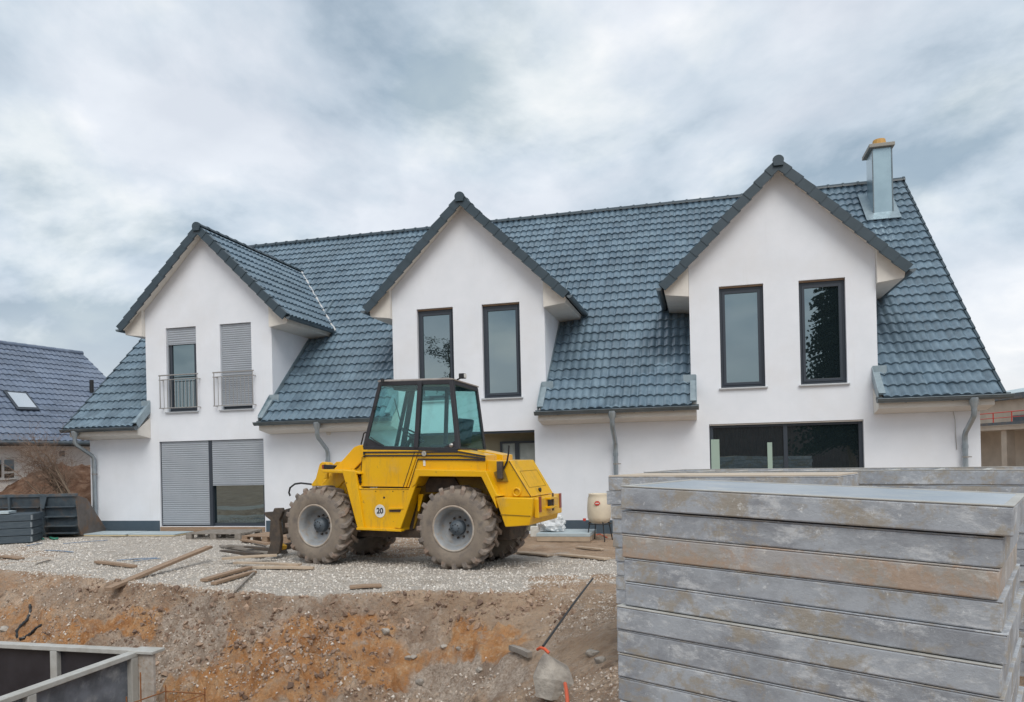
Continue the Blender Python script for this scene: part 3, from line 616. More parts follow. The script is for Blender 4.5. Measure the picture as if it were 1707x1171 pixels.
# eaves between the dormers: boxed soffit, gutter
segs = [(RL, G[0]-HW, -1), (G[0]+HW, G[1]-HW, 0), (G[1]+HW, G[2]-HW, 0), (G[2]+HW, RR_, 1)]
for a, b_, e_ in segs:
    mb = MB(); gu = MB()
    a2 = a+(.0 if e_ == -1 else -.10); b2 = b_+(.0 if e_ == 1 else .10)
    prof = [(-.46, ZE-.10), (-.46, ZE-.22), (-.04, ZE-.30), (-.006, ZE-.30), (-.006, ZE+.2)]
    mb.prism([(a2+.12*(e_ == -1), y, z) for y, z in prof], (b2-a2-.12*(e_ != 0), 0, 0))
    ga, gb = a2-(.05 if e_ != -1 else .02), b2+(.05 if e_ != 1 else .14)
    n_ = 10; vs = []; r0 = .075
    for x in (ga, gb):
        vs += [(x, YE-.065+r0*math.cos(math.pi*(1+k/n_)), ZE-.045+r0*math.sin(math.pi*(1+k/n_))) for k in range(n_+1)]
    gu.add(vs, [(k, k+1, n_+2+k, n_+1+k) for k in range(n_)], True); gu.add(vs[:n_+1], [tuple(range(n_+1))]); gu.add(vs[n_+1:], [tuple(range(n_+1))])
    gu.tube([(ga, YE-.065-r0, ZE-.045), (gb, YE-.065-r0, ZE-.045)], .011, 6)
    gu.box((ga, YE+.012, ZE-.06), (gb, YE+.018, ZE+.0))
    for x in np.arange(ga+.5, gb, .8): gu.bar((x, YE-.065, ZE-.125), (x+.001, YE-.065, ZE-.119), .03, .02)
    # zinc upstands where the eave runs in front of the dormer wall
    for x, s_ in ((a, -1), (b_, 1)):
        if (x == RL) or (x == RR_): continue
        y0, y1 = YE+.02, .38; fl = MB()
        lo = [Vector((x-s_*.02, y0, roofz(y0)+.02)), Vector((x+s_*.10, y0, roofz(y0)+.02)), Vector((x+s_*.10, -.004, roofz(-.004)+.02)), Vector((x-s_*.02, -.004, roofz(-.004)+.02))]
        fl.loft(lo, [p+nrm*.05 for p in lo])
        fl.prism([(x+s_*.10, y0, roofz(y0)-.12), (x+s_*.10, y0, roofz(y0)+.12), (x+s_*.10, -.006, roofz(0)+.16), (x+s_*.10, -.006, roofz(0)-.12)], (s_*.012, 0, 0))
        fl.prism([(x-s_*.016, .0, roofz(0)-.02), (x-s_*.016, .0, roofz(0)+.16), (x-s_*.016, 3.2, roofz(3.2)+.10), (x-s_*.016, 3.2, roofz(3.2)-.02)], (s_*.012, 0, 0))
        fl.quad((x-s_*.16, -.004, roofz(0)+.02), (x+s_*.10, -.004, roofz(0)+.02), (x+s_*.10, -.004, roofz(0)+.18), (x-s_*.16, -.004, roofz(0)+.18))
        fl.build('flashing', M['lead'], house)
    mb.build('soffit', M['soffit'], house); gu.build('gutter', M['gutter'], house)
for px, (xg, sh) in ((157, (-10.45, 0)), (547, (0, 0)), (1027, (0, 0)), (1610, (0, 0))):
    x = atY(px, 790, -.09)[0]; mb = MB(); zt = ZE-.10
    xo = x+({157: -.12, 1610: .02}.get(px, 0))
    mb.lathe([(.085, 0.02), (.085, -.06), (.05, -.16), (.05, -.22)], (xo, YE-.065, zt), 'z', 14)
    mb.tube([(xo, YE-.065, zt-.18), (xo, YE-.065, zt-.27), (xo+(x-xo)*.15, YE-.03, zt-.34), (xo+(x-xo)*.85, -.14, zt-.60), (x, -.09, zt-.68), (x, -.09, zt-.8), (x, -.09, .62)], .048, 14)
    mb.lathe([(.056, 0), (.056, .07)], (x, -.09, zt-.92), 'z', 14); mb.lathe([(.053, 0), (.053, .05)], (x, -.09, 1.25), 'z', 14)
    dp = mb.build('downpipe', M['zinc'], house)
    mb = MB(); mb.lathe([(.058, 0), (.058, .03)], (x, -.09, zt-1.1), 'z', 14); mb.bar((x+.05, -.09, zt-1.085), (x+.11, -.09, zt-1.085), .02, .02); mb.build('pipe_clip', M['steel'], dp)

# dormer roofs
for gi, g in enumerate(G):
    dl = 5.6; zt = DZ-.11; L = math.hypot(DWB, DWB*MD); dr = None
    for s_ in (-1, 1):
        O = (g+s_*DWB, DYF, zt-MD*DWB); vdir = (-s_*1, 0, MD)
        o = tile_patch('dormer_roof' if dr is None else 'roof_slope', O, (0, 1, 0), vdir, dl, L, M['tile'], house if dr is None else dr, nw=7,
                       skip=lambda P: P[:, 2] < roofz(P[:, 1])-.15)
        if dr is None: dr = o
    n1_ = Vector((MD, 0, 1)).normalized()
    mb = MB()
    for s_ in (-1, 1):
        A = [(g, zt-.03), (g+s_*(DWB-.03), zt-.03-MD*(DWB-.03)), (g+s_*(DWB-.03), zt-.075-MD*(DWB-.03)), (g, zt-.075)]
        mb.prism([(x, DYF+.06, z) for x, z in A], (0, dl-.5, 0))
    mb.build('dormer_underlay', M['deck'], dr)
    for s_ in (-1, 1):                       # white boards
        mb = MB()
        A = [(g, zt-.08), (g+s_*(DWB-.06), zt-.08-MD*(DWB-.06)), (g+s_*(DWB-.06), zt-.11-MD*(DWB-.06)), (g, zt-.11)]
        mb.prism([(x, DYF+.05, z) for x, z in A], (0, -DYF-.055, 0))
        xe = DWB-.05; ze = zt-.112-MD*xe
        P = [(g+s_*(HW+.004), zt-.112-MD*(HW+.004)), (g+s_*xe, ze), (g+s_*(xe-.02), ze-.10), (g+s_*(HW+.004), ze-.16)]
        mb.prism([(x, -.12, z) for x, z in P], (0, 2.25, 0))
        mb.build('dormer_soffit', M['soffit'], dr)
    nv = 11; st = L/nv                       # verge tiles on the gable front
    for s_ in (-1, 1):
        mb = MB()
        d_ = Vector((-s_, 0, MD)).normalized(); n_ = Vector((s_*MD, 0, 1)).normalized(); o0 = Vector((g+s_*DWB, 0, zt-MD*DWB))
        for j in range(nv):
            v0 = j*st-.01; v1 = min((j+1)*st+.03, L); a = o0+d_*v0+n_*.062; b2 = o0+d_*v1+n_*.04
            A = [a+Vector((0, DYF-.035, 0)), a+Vector((0, DYF+.12, 0)), a+Vector((0, DYF+.12, 0))-n_*.05, a+Vector((0, DYF, 0))-n_*.05, a+Vector((0, DYF, 0))-n_*.19, a+Vector((0, DYF-.035, 0))-n_*.19]
            mb.loft(A, [p+(b2-a)+Vector((0, .012, 0)) for p in A])
        mb.build('dormer_verge', M['verge'], dr)
    ridge_tiles((g, DYF-.05, zt+.0), (g, (DZ-ZE)/MS+YE+.1, zt+.0), .085, M['verge'], dr, 'dormer_ridge')
    mb = MB()                                # half round end cap of the ridge
    mb.prism([(g+.105*math.cos(k*math.pi/10), DYF-.075, zt+.10*math.sin(k*math.pi/10)-.01) for k in range(11)]+[(g-.09, DYF-.075, zt-.12), (g+.09, DYF-.075, zt-.12)], (0, .035, 0)); mb.build('ridge_cap', M['verge'], dr)
    for s_ in (-1, 1):
        mb = MB(); x = g+s_*(DWB+.05); z = zt-MD*DWB-.035; n_ = 8; r0 = .06; ye = (z-ZE)/MS+YE+.02
        vs = [(x+r0*math.cos(math.pi*(1+k/n_)), y, z+r0*math.sin(math.pi*(1+k/n_))) for y in (DYF+.01, ye) for k in range(n_+1)]
        mb.add(vs, [(k, k+1, n_+2+k, n_+1+k) for k in range(n_)], True); mb.add(vs[:n_+1], [tuple(range(n_+1))])
        mb.build('dormer_gutter', M['gutter'], dr)
    for s_ in (-1, 1):                       # mortared valley strip
        mb = MB(); pts = []
        for k in range(25):
            t_ = k/24; x = (DWB+.06)*(1-t_); z = zt-MD*x+.05; y = (z-ZE)/MS+YE-.03; pts.append(Vector((g+s_*x, y+.02*math.sin(k*2.1), z+.005*math.cos(k*3))))
        mb.tube(pts, [.03+.012*math.sin(k*1.7) for k in range(25)], 6)
        mb.build('valley_strip', M['mortar'] if gi == 0 else M['gutter'], dr)

# windows
def win(x0, x1, z0, z1, kind='plain'):
    fw = .075; y = RD-.05
    f = MB()
    def fr(a, b_, c_, d_, w, y0, y1):
        f.box((a, y0, c_), (a+w, y1, d_)); f.box((b_-w, y0, c_), (b_, y1, d_)); f.box((a+w, y0, c_), (b_-w, y1, c_+w)); f.box((a+w, y0, d_-w), (b_-w, y1, d_))
    fr(x0+.002, x1-.002, z0+.002, z1-.035, fw*.75, y, y+.07)
    fr(x0+fw*.75+.004, x1-fw*.75-.004, z0+fw*.75+.004, z1-.035-fw*.75-.004, .055, y-.018, y+.05)
    fo = f.build('window', M['frame'], house, .004)
    p = MB().box((x0+.115, y+.012, z0+.115), (x1-.115, y+.03, z1-.15)); p.build('pane', M['pane'], fo)
    MB().box((x0+.01, y-.03, z1-.032), (x1-.01, y+.05, z1-.004)).build('head_strip', M['wood'], fo)
    sl_ = MB().box((x0-.04, -.05, z0-.035), (x1+.04, RD-.052, z0-.002)); sl_.build('sill', M['sill'], fo, .004)
    return fo
def shutter(x0, x1, z0, z1, y, parent):
    mb = MB(); n_ = int((z1-z0)/.052); st = (z1-z0)/n_; V_ = []; 
    for k in range(n_):
        z = z0+k*st
        mb.add([(x0, y, z), (x1, y, z), (x1, y-.011, z+st*.3), (x0, y-.011, z+st*.3), (x1, y-.011, z+st*.72), (x0, y-.011, z+st*.72), (x1, y+.002, z+st), (x0, y+.002, z+st)],
               [(0, 1, 2, 3), (3, 2, 4, 5), (5, 4, 6, 7)])
    mb.box((x0, y-.013, z0-.02), (x1, y+.006, z0-.001))
    return mb.build('roller_shutter', M['shutter'], parent)
for gi, g in enumerate(G):
    for a, b_ in ((0, 1), (2, 3)):
        wx0, wx1 = g+W_[a], g+W_[b_]
        fo = win(wx0, wx1, ZWB, ZWT)
        if gi == 0:
            lo = 5.32 if a == 0 else ZWB+.10
            if a == 0:
                mb = MB(); mb.quad((wx0+.12, RD+.0, ZWB+.1), (wx0+.24, RD, ZWB+.1), (wx0+.24, RD, 5.3), (wx0+.12, RD, 5.3))
            shutter(wx0+.03, wx1-.03, lo, ZWT-.006, .055, fo)
            for q0, q1 in ((wx0+.002, wx0+.028), (wx1-.028, wx1-.002)): MB().box((q0, .045, ZWB+.01), (q1, .085, ZWT-.006)).build('guide_rail', M['shutter'], fo)
            # french balcony rail
            r = MB(); rx0, rx1 = wx0-.13, wx1+.13; zb, zt_ = 3.70, 4.52; yb = -.13
            r.tube([(rx0, yb, zt_), (rx1, yb, zt_)], .017, 8); r.tube([(rx0, yb, zb), (rx1, yb, zb)], .012, 8); r.tube([(rx0+.0, yb, zt_-.11), (rx1, yb, zt_-.11)], .012, 8)
            for k in range(11): x = rx0+.04+(rx1-rx0-.08)*k/10; r.tube([(x, yb, zb), (x, yb, zt_-.11)], .0075, 6)
            for x in (rx0+.03, rx1-.03):
                r.tube([(x, yb, zb), (x, 0, zb)], .012, 6); r.tube([(x, yb, zt_-.11), (x, 0, zt_-.11)], .012, 6); r.tube([(x, yb, zb), (x, yb, zt_)], .012, 6)
            r.build('balcony_rail', M['steel'], house)
# ground floor
def frame_only(x0, x1, z0, z1, div, name='window', w=.08):
    f = MB(); y = RD-.06
    f.box((x0, y, z0), (x0+w, y+.08, z1)); f.box((x1-w, y, z0), (x1, y+.08, z1))
    cs = [x0+w]+([div-w*.5, div+w*.5] if div else [])+[x1-w]
    if div: f.box((div-w*.5, y-.004, z0), (div+w*.5, y+.084, z1))
    for a, b_ in zip(cs[::2], cs[1::2]): f.box((a, y+.002, z0), (b_, y+.078, z0+w)); f.box((a, y+.002, z1-w), (b_, y+.078, z1))
    fo = f.build(name, M['frame'], house, .004)
    for a, b_ in zip(cs[::2], cs[1::2]): MB().box((a+.004, y+.03, z0+w+.004), (b_-.004, y+.05, z1-w-.004)).build('pane', M['pane'], fo)
    return fo, y
g = G[0]; x0, x1 = g+G1, g+G2; dv = atY(356, 800, RD)[0]
fo, y = frame_only(x0, x1, ZGB, ZGT, dv)
shutter(x0+.03, dv-.05, ZGB+.06, ZGT-.004, .05, fo); zs_ = atY(400, 808, .05)[2]
shutter(dv+.05, x1-.02, zs_, ZGT-.004, .05, fo)
MB().box((x0-.0, -.03, .60), (x1, .0, ZGB-.01)).build('threshold_boards', M['wood'], house)
MB().box((dv-.045, .03, ZGB), (dv+.045, .08, ZGT-.004)).build('guide_rail', M['frame'], fo); MB().box((x0+.002, .04, ZGB), (x0+.028, .08, ZGT-.004)).build('guide_rail', M['frame'], fo)
g = G[2]; x0, x1 = g+G1, g+G2; dv = atY(1309, 740, RD)[0]
fo, y = frame_only(x0, x1, ZGB, ZGT, dv)
MB().box((x0+.01, .03, ZGT-.03), (x1-.01, .09, ZGT-.005)).build('head_strip', M['soffit'], fo)
gf_ = mat('green_film', (.32, .42, .36), rough=.6)
for px0, px1, py in ((1185, 1199, 733), (1279, 1287, 738)):
    a = atY(px0, py, .075); b2 = atY(px1, py, .075); mb = MB(); mb.box((a[0], .076, 1.2), (b2[0], .082, a[2])); mb.build('protective_strip', gf_, fo)
# entrance recess of the middle house
g = G[1]; x0, x1 = g+G1, g+G2
mb = MB(); mb.box((x0-.4, .14, .5), (x0-.38, .6, ZGT)); mb.box((x1+.5, .14, .5), (x1+.52, .6, ZGT)); mb.quad((x0-.4, .142, ZGT+.01), (x1+.5, .142, ZGT+.01), (x1+.5, .6, ZGT+.01), (x0-.4, .6, ZGT+.01)); mb.quad((x0-.4, .142, .6), (x1+.5, .142, .6), (x1+.5, .6, .6), (x0-.4, .6, .6))
mb.quad((x0-.4, .595, .5), (x1+.5, .595, .5), (x1+.5, .595, ZGT), (x0-.4, .595, ZGT))
eo = mb.build('entrance', M['olive'], house)
mb = MB(); a = atY(838, 740, .56); b2 = atY(905, 770, .56); dm = atY(863, 750, .56)[0]; fx = MB()
fx.box((a[0]-.05, .50, 1.0), (a[0], .58, a[2]+.05)); fx.box((dm-.05, .50, 1.0), (dm+.05, .58, a[2]+.05)); fx.box((b2[0], .50, 1.0), (b2[0]+.05, .58, a[2]+.05)); fx.box((a[0], .501, a[2]), (b2[0], .579, a[2]+.05)); fo = fx.build('hall_window', M['frame'], eo)
mb.box((a[0], .53, 1.0), (dm-.05, .55, a[2])); mb.box((dm+.05, .53, 1.0), (b2[0], .55, a[2])); mb.build('hall_pane', M['paleglass'], fo)
mb = MB(); mb.box((x0, .03, ZGT-.05), (x1, .10, ZGT-.002)); mb.build('door_head', M['frame'], eo)
# small fittings on the wall
for px, py in ((548, 722), (1000, 696)):
    p = atY(px, py, 0); MB().lathe([(0, -.05), (.045, -.05), (.06, -.02), (.06, 0)], (p[0], 0, p[2]), 'y', 14).build('wall_vent', M['soffit'], house)
mb = MB(); mb.tube([atY(*p, -.02) for p in ((1581, 680), (1588, 683), (1592, 700), (1593, 725), (1595, 750))], .006, 6); mb.build('wall_cable', M['steel'], house)

# ------------------------------------------------------------------ wheel loader
TH = R_(8); LO = Vector(atZ(757, 950, GZ))
e1 = Vector((math.cos(TH), -math.sin(TH), 0)); e2 = Vector((math.sin(TH), math.cos(TH), 0))
LO -= e2*.03
loader = empty('wheel_loader', LO, -TH, label='yellow wheel loader with a glazed cab standing on the gravel before the house', cat='wheel loader')
WD = 1.64; BD = 1.44; YC = BD/2
def LP(px, py, b):
    n_ = np.array(e2); P = onplane(px, py, np.array(LO)+n_*b, n_)-np.array(LO); return Vector((P@np.array(e1), b, P[2]))
def c6(x, y, b): return LP(430+x*.32456, 600+y*.32456, b)     # read off an enlargement of the side view
def c7(x, y, b): return LP(430+x*.20501, 720+y*.20501, b)
def c8(x, y, b): return LP(680+x*.20501, 720+y*.20501, b)
def plate(name, f_, pts, b0, b1, m_, parent=loader, bevel=.012, mirror=False, **k):
    P = [f_(x, y, b0) for x, y in pts]
    o = MB().prism(P, (0, b1-b0, 0)).build(name, m_, parent, bevel, **k)
    if mirror:
        Q = [Vector((p.x, BD-p.y, p.z)) for p in P]; MB().prism(Q, (0, b0-b1, 0)).build(name, m_, parent, bevel, **k)
    return o
# wheels
WR0 = .635; TW = .40
def wheel(name, x, y, z, near=True, steer=0):
    w = empty(name, (x, y, z)); w.parent = loader; w.scale = (WR0/.61, 1, WR0/.61); w.rotation_euler = (0, 0, (0 if near else math.pi)+steer)
    t = TW
    prof = [(.315, .035), (.335, .0), (.36, -.01), (.44, -.028), (.52, -.02), (.565, .0), (.578, .03), (.582, .2), (.578, t-.03), (.565, t), (.52, t+.02), (.44, t+.028), (.36, t+.01), (.315, t-.035)]
    ty = MB().lathe(prof, (0, 0, 0), 'y', 56).build('tyre', M['tyre'], w)
    mb = MB(); nl = 20
    for k in range(nl):
        for sd_ in (0, 1):
            a0 = 2*math.pi*(k+.5*sd_)/nl
            # one chevron lug from the shoulder to the centre line, leaning along the tread
            pts = []
            for (yy, aa, r0, r1, ww) in ((-.020, 0.0, .505, .598, .15), (.02, .02, .565, .632, .15), (.12, .10, .57, .634, .125), (.225, .21, .57, .625, .10)):
                y_ = yy if sd_ == 0 else t-yy
                ring = []
                for rr, ws in ((r0, 1.25), (r1, .85)):
                    for sg in (-1, 1):
                        a = a0+aa+sg*ww*ws/2/1.0*.85; ring.append((rr*math.cos(a), y_, rr*math.sin(a)))
                pts.append([ring[0], ring[1], ring[3], ring[2]])
            vs = [p for rg in pts for p in rg]; fs = [(i*4+q, i*4+(q+1) % 4, i*4+4+(q+1) % 4, i*4+4+q) for i in range(3) for q in range(4)]+[(0, 1, 2, 3), (12, 13, 14, 15)]
            mb.add(vs, fs, False)
    mb.build('lugs', M['tread'], ty, .008)
    rm = MB().lathe([(.315, .04), (.335, .01), (.34, -.004), (.325, -.008), (.31, .004), (.30, .03), (.285, .05), (.275, .10), (.262, .17), (.245, .20), (.11, .215), (.0, .215)], (0, 0, 0), 'y', 48).build('rim', M['rim'], w)
    MB().lathe([(.346, .012), (.346, -.012), (.322, -.016), (.318, .0)], (0, 0, 0), 'y', 48).build('rim_ring', M['rimring'], rm)
    hb = MB().lathe([(.115, .22), (.115, .12), (.105, .10), (.085, .095), (.082, .075), (.0, .075)], (0, 0, 0), 'y', 32).build('hub', M['hub'], w)
    for k in range(10):
        a = 2*math.pi*k/10+.2; MB().lathe([(.0, .18), (.016, .18), (.018, .215)], (.155*math.cos(a), 0, .155*math.sin(a)), 'y', 6, False).build('wheel_nut', M['grime'], rm)
    for k in range(8): a = 2*math.pi*k/8; MB().lathe([(.0, .066), (.008, .066), (.009, .076)], (.058*math.cos(a), 0, .058*math.sin(a)), 'y', 6, False).build('hub_bolt', M['black'], hb)
    tube_ = MB().lathe([(.30, t*.55), (.30, t*.9)], (0, 0, 0), 'y', 30).build('inner_rim', M['grime'], rm)
    return w
rw = c6(1003, 868, 0); fw_ = c6(292, 850, 0)
wheel('wheel', rw.x, .0, WR0, True); wheel('wheel', rw.x, WD, WR0-.02, False)
wheel('wheel', fw_.x, .0, WR0+.01, True, R_(-3)); wheel('wheel', fw_.x+.05, WD, WR0-.02, False, R_(-3))
# chassis, axles and belly
def z_at(px, py, b=0): return LP(px, py, b).z
MB().box((fw_.x-.25, .48, .42), (rw.x+.75, 1.12, 1.0)).build('chassis', M['grime'], loader, .02)
for x in (fw_.x, rw.x):
    a = MB().lathe([(.0, .2), (.10, .2), (.12, .42), (.16, .6), (.24, .7), (.24, .9), (.16, 1.0), (.12, 1.2), (.10, 1.45), (0, 1.45)], (x, 0, WR0), 'y', 16).build('axle', M['grime'], loader)
# side bodywork: step box between the wheels, door panel, arch and rear fender
Y1 = .10
plate('step_box', c6, [(432, 566), (462, 568), (524, 660), (790, 662), (728, 868), (728, 882), (512, 872)], Y1, .42, M['yellow'], mirror=True)
plate('step_lip', c6, [(505, 862), (735, 872), (735, 884), (505, 874)], Y1-.05, Y1+.06, M['yellow'], bevel=.006)
plate('fender_rib', c6, [(430, 565), (500, 572), (545, 868), (512, 870)], Y1-.035, Y1+.02, M['yellow'], bevel=.01)
plate('fender_rib', c6, [(826, 598), (800, 598), (700, 862), (730, 870), (752, 812)], Y1-.03, Y1+.02, M['yellow'], bevel=.01)
plate('door_panel', c6, [(536, 462), (826, 464), (760, 655), (526, 652)], Y1+.07, Y1+.5, M['yellow'], bevel=.008, mirror=True)
plate('side_panel', c6, [(829, 464), (1035, 463), (1170, 490), (1171, 516), (1171, 600), (800, 600), (778, 655), (764, 655)], Y1+.075, Y1+.5, M['yellow'], bevel=.008, mirror=True)
plate('fender', c6, [(806, 562), (1170, 571), (1225, 690), (1248, 700), (1216, 706), (1226, 765), (1146, 602), (826, 599), (808, 640), (790, 655)], Y1-.05, Y1+.32, M['yellow'], mirror=True)
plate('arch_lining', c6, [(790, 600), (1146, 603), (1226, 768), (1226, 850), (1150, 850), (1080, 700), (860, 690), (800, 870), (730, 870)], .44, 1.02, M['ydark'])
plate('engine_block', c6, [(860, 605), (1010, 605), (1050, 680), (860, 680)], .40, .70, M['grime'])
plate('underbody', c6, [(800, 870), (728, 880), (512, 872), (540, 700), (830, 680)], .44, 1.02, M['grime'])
# engine hood, narrower than the fenders
def hood(b): return [c6(x, y, b) for x, y in ((1000, 515), (1296, 518), (1405, 704), (1216, 706), (1150, 602), (1000, 602))]
A = hood(.22); Bq = [Vector((p.x, 1.22, p.z)) for p in A]
MB().loft(A, Bq).build('engine_hood', M['yellow'], loader, .012)
# hood rear lid, proud of the sloping back
a, b_ = c6(1302, 522, .26), c6(1404, 698, .26)
off = Vector(((a.z-b_.z), 0, (b_.x-a.x))).normalized()*.008
lidf = [a+off, b_+off, Vector((b_.x, 1.18, b_.z))+off, Vector((a.x, 1.18, a.z))+off]
lid = MB().loft([p-off*1.5 for p in lidf], lidf).build('rear_lid', M['yellow'], loader, .004)
mb = MB(); m_ = (a+b_)/2
def lidp(t_, y_): p = a.lerp(b_, t_); return Vector((p.x, y_, p.z))+off*1.3
for t_ in (.30, .78): mb.bar(lidp(t_, .34), lidp(t_, 1.08), .006, .004)
for y_ in (.34, 1.08): mb.bar(lidp(.30, y_), lidp(.78, y_), .006, .004)
mb.build('lid_seam', M['ydark'], lid)
MB().lathe([(0, 0), (.035, 0), (.035, .03), (0, .03)], lidp(.88, .68), 'x', 10).build('lid_lock', M['black'], lid)
mb = MB(); mb.bar(c6(1290, 520, .216), c6(1402, 704, .216), .008, .01, up=(0, 1, 0)); mb.build('lid_gap', M['black'], loader)
pr = c6(1328, 680, .2); MB().lathe([(.045, -.0), (.06, -.012), (.07, 0.0), (.07, .02)], (pr.x, pr.y, pr.z), 'y', 20).build('filler_ring', M['yellow'], loader)
# counterweight
cw_pts = [(1216, 706), (1412, 711), (1404, 800), (1392, 852), (1270, 860)]
A = [c6(x, y, Y1-.03) for x, y in cw_pts]; WC = 1.36
MB().loft(A, [Vector((p.x, WC, p.z)) for p in A]).build('counterweight', M['yellow'], loader, .015)
# near corner of the bumper is chamfered: rear face set with lamps and hitch
xr = A[1].x; zt_, zb = A[1].z, A[3].z
mb = MB(); mb.box((xr-.02, .16, zb+.10), (xr+.05, WC-.10, zt_-.01)); bp_ = mb.build('rear_bumper', M['yellow'], loader, .015)
for y_ in (.22, WC-.20):
    MB().box((xr+.045, y_-.03, zb+.19), (xr+.060, y_+.06, zb+.42)).build('tail_light', M['red'], bp_)
for z_ in (zb+.22, zb+.36): MB().box((xr+.03, .50, z_), (xr+.13, .86, z_+.035)).build('hitch_plate', M['yellow'], bp_, .006)
MB().box((xr+.045, .58, zb+.25), (xr+.055, .78, zb+.36)).build('hitch_slot', M['black'], bp_)
MB().tube([(xr+.10, .68, zb+.18), (xr+.10, .68, zb+.45)], .016, 10).build('hitch_pin', M['grime'], bp_)
mb = MB(); mb.bar(c6(1246, 795, Y1-.035), c6(1400, 803, Y1-.035), .008, .012, up=(0, 1, 0)); mb.build('weight_seam', M['ydark'], loader)
# muffler plate and upright lever on the fender
plate('muffler_box', c6, [(1224, 522), (1250, 522), (1254, 612), (1228, 612)], .13, .22, M['grime'], bevel=.008)
plate('muffler_bracket', c6, [(1210, 578), (1262, 560), (1284, 625), (1228, 628)], .19, .212, M['ydark'], bevel=.002)
MB().tube([c6(1256, 588, .2), c6(1262, 560, .2), c6(1280, 520, .19), c6(1287, 480, .19), c6(1289, 440, .19)], .014, 8).build('exhaust_lever', M['black'], loader)
# stripes, rows of black lines along the waist
for y0, y1 in (((470, 470, 492), (485, 480, 502)), ):
    pass
for i, (xa, ya, yb, yc) in enumerate(((548, 473, 469, 494), (548, 490, 487, 506), (820, 508, 508, 513))):
    mb = MB(); b0 = Y1+.064
    p, q, r = c6(xa, ya+3, b0), c6(1030, yb+4, b0), c6(1168, yc+3, b0)
    mb.bar(p, q, .012, .024, up=(0, 0, 1)); mb.bar(q, r, .012, .024, up=(0, 0, 1)); mb.build('waist_stripe', M['cabf'], loader)
# door seams
def seam(pts, b0=Y1+.066, w=.009, m_=M['black']):
    mb = MB()
    for p, q in zip(pts, pts[1:]): mb.bar(c6(*p, b0), c6(*q, b0), .006, w)
    mb.build('door_seam', m_, loader)
seam([(535, 500), (524, 652), (746, 655), (806, 470)]); seam([(820, 515), (776, 655)])
seam([(498, 664), (786, 665)], Y1-.004, .007, M['ydark'])
for p in ((545, 488), (527, 620)): q = c6(*p, Y1+.05); MB().lathe([(0, 0), (.022, 0), (.022, .02)], (q.x, q.y, q.z-.04), 'z', 8).tube([q, q+Vector((0, 0, .05))], .016, 8).build('hinge', M['black'], loader)
# sticker with the number 20
q = c6(627, 777, Y1-.004); R0 = .098
st = MB().prism([(q.x+R0*math.cos(k*math.pi/20), Y1-.002, q.z+R0*1.08*math.sin(k*math.pi/20)) for k in range(40)], (0, -.004, 0)).build('speed_sign', M['white'], loader)
def text(s_, name, size, loc, m_, parent, rot=(math.pi/2, 0, 0), ext=.0015, sx=1):
    cu = bpy.data.curves.new(name, 'FONT'); cu.body = s_; cu.size = size; cu.align_x = 'CENTER'; cu.align_y = 'CENTER'; cu.extrude = ext; cu.offset = .003 if size > .1 else 0
    ob = bpy.data.objects.new(name, cu); dg = bpy.context.evaluated_depsgraph_get(); scn.collection.objects.link(ob); dg.update()
    me = bpy.data.meshes.new_from_object(ob.evaluated_get(bpy.context.evaluated_depsgraph_get())); bpy.data.objects.remove(ob)
    o = bpy.data.objects.new(name, me); me.materials.clear(); me.materials.append(m_); scn.collection.objects.link(o); o.parent = parent; o.location = loc; o.rotation_euler = rot; o.scale = (sx, 1, 1); return o
text('20', 'sign_number', .125, (q.x, Y1-.0085, q.z), M['black'], st)
q = c6(853, 482, Y1+.05); MB().prism([(q.x+.042*math.cos(k*math.pi/10), q.y, q.z+.042*math.sin(k*math.pi/10)) for k in range(20)], (0, -.004, 0)).build('round_badge', mat('badge_grey', (.5, .48, .42), (.2, .2, .2), 40, .5), loader)
q = c6(855, 531, Y1+.07); pl_ = MB().box((q.x-.02, q.y-.004, q.z-.045), (q.x+.02, q.y, q.z+.045)).build('small_plate', M['white'], loader)
q = c6(648, 708, Y1); MB().lathe([(0, -.003), (.018, -.003), (.018, .002)], (q.x, q.y, q.z), 'y', 12).build('plug', M['black'], loader)
plate('step_slot', c6, [(672, 762), (746, 762), (746, 782), (675, 782)], Y1-.012, Y1+.0, M['grime'], bevel=.003)
plate('step_tread', c6, [(668, 760), (748, 758), (748, 768), (668, 770)], Y1-.04, Y1+.0, M['yellow'], bevel=.003)
plate('handle', c6, [(822, 690), (850, 690), (826, 780), (818, 780)], .35, .38, M['yellow'])
for px_, py_ in ((605, 676), (693, 676), (748, 677), (462, 632), (470, 700)):
    q = c6(px_, py_, Y1); MB().lathe([(0, -.006), (.010, -.006), (.012, .0)], (q.x, q.y-(.036 if px_ < 500 else 0), q.z), 'y', 6, False).build('bolt', M['ydark'], loader)
# front end: fender sheet over the wheel, mast, lift arms
plate('front_fender', c6, [(318, 564), (432, 566), (520, 575), (524, 588), (440, 584), (335, 580)], Y1-.02, .44, M['yellow'], mirror=True)
plate('fender_gusset', c6, [(345, 580), (358, 580), (358, 610), (338, 612)], .3, .34, M['yellow'])
plate('front_frame', c7, [(500, 262), (520, 246), (548, 246), (560, 262), (600, 300), (640, 330), (560, 440), (440, 445), (432, 430), (468, 380)], .46, .56, M['yellow'], mirror=True)
plate('front_frame_rear', c7, [(640, 420), (690, 350), (745, 560), (780, 800), (640, 640), (600, 500)], .46, .8, M['yellow'])
plate('lift_arm', c7, [(855, 106), (818, 110), (780, 125), (700, 215), (620, 300), (520, 420), (470, 500), (600, 560), (650, 460), (770, 318), (860, 225)], .44, .54, M['yellow'], mirror=True)
plate('lift_cylinder', c7, [(590, 352), (604, 362), (528, 440), (512, 436)], .44, .49, M['yellow'])
plate('bracket', c7, [(556, 262), (570, 246), (592, 252), (606, 272), (600, 300), (560, 300)], .60, .66, M['yellow'])
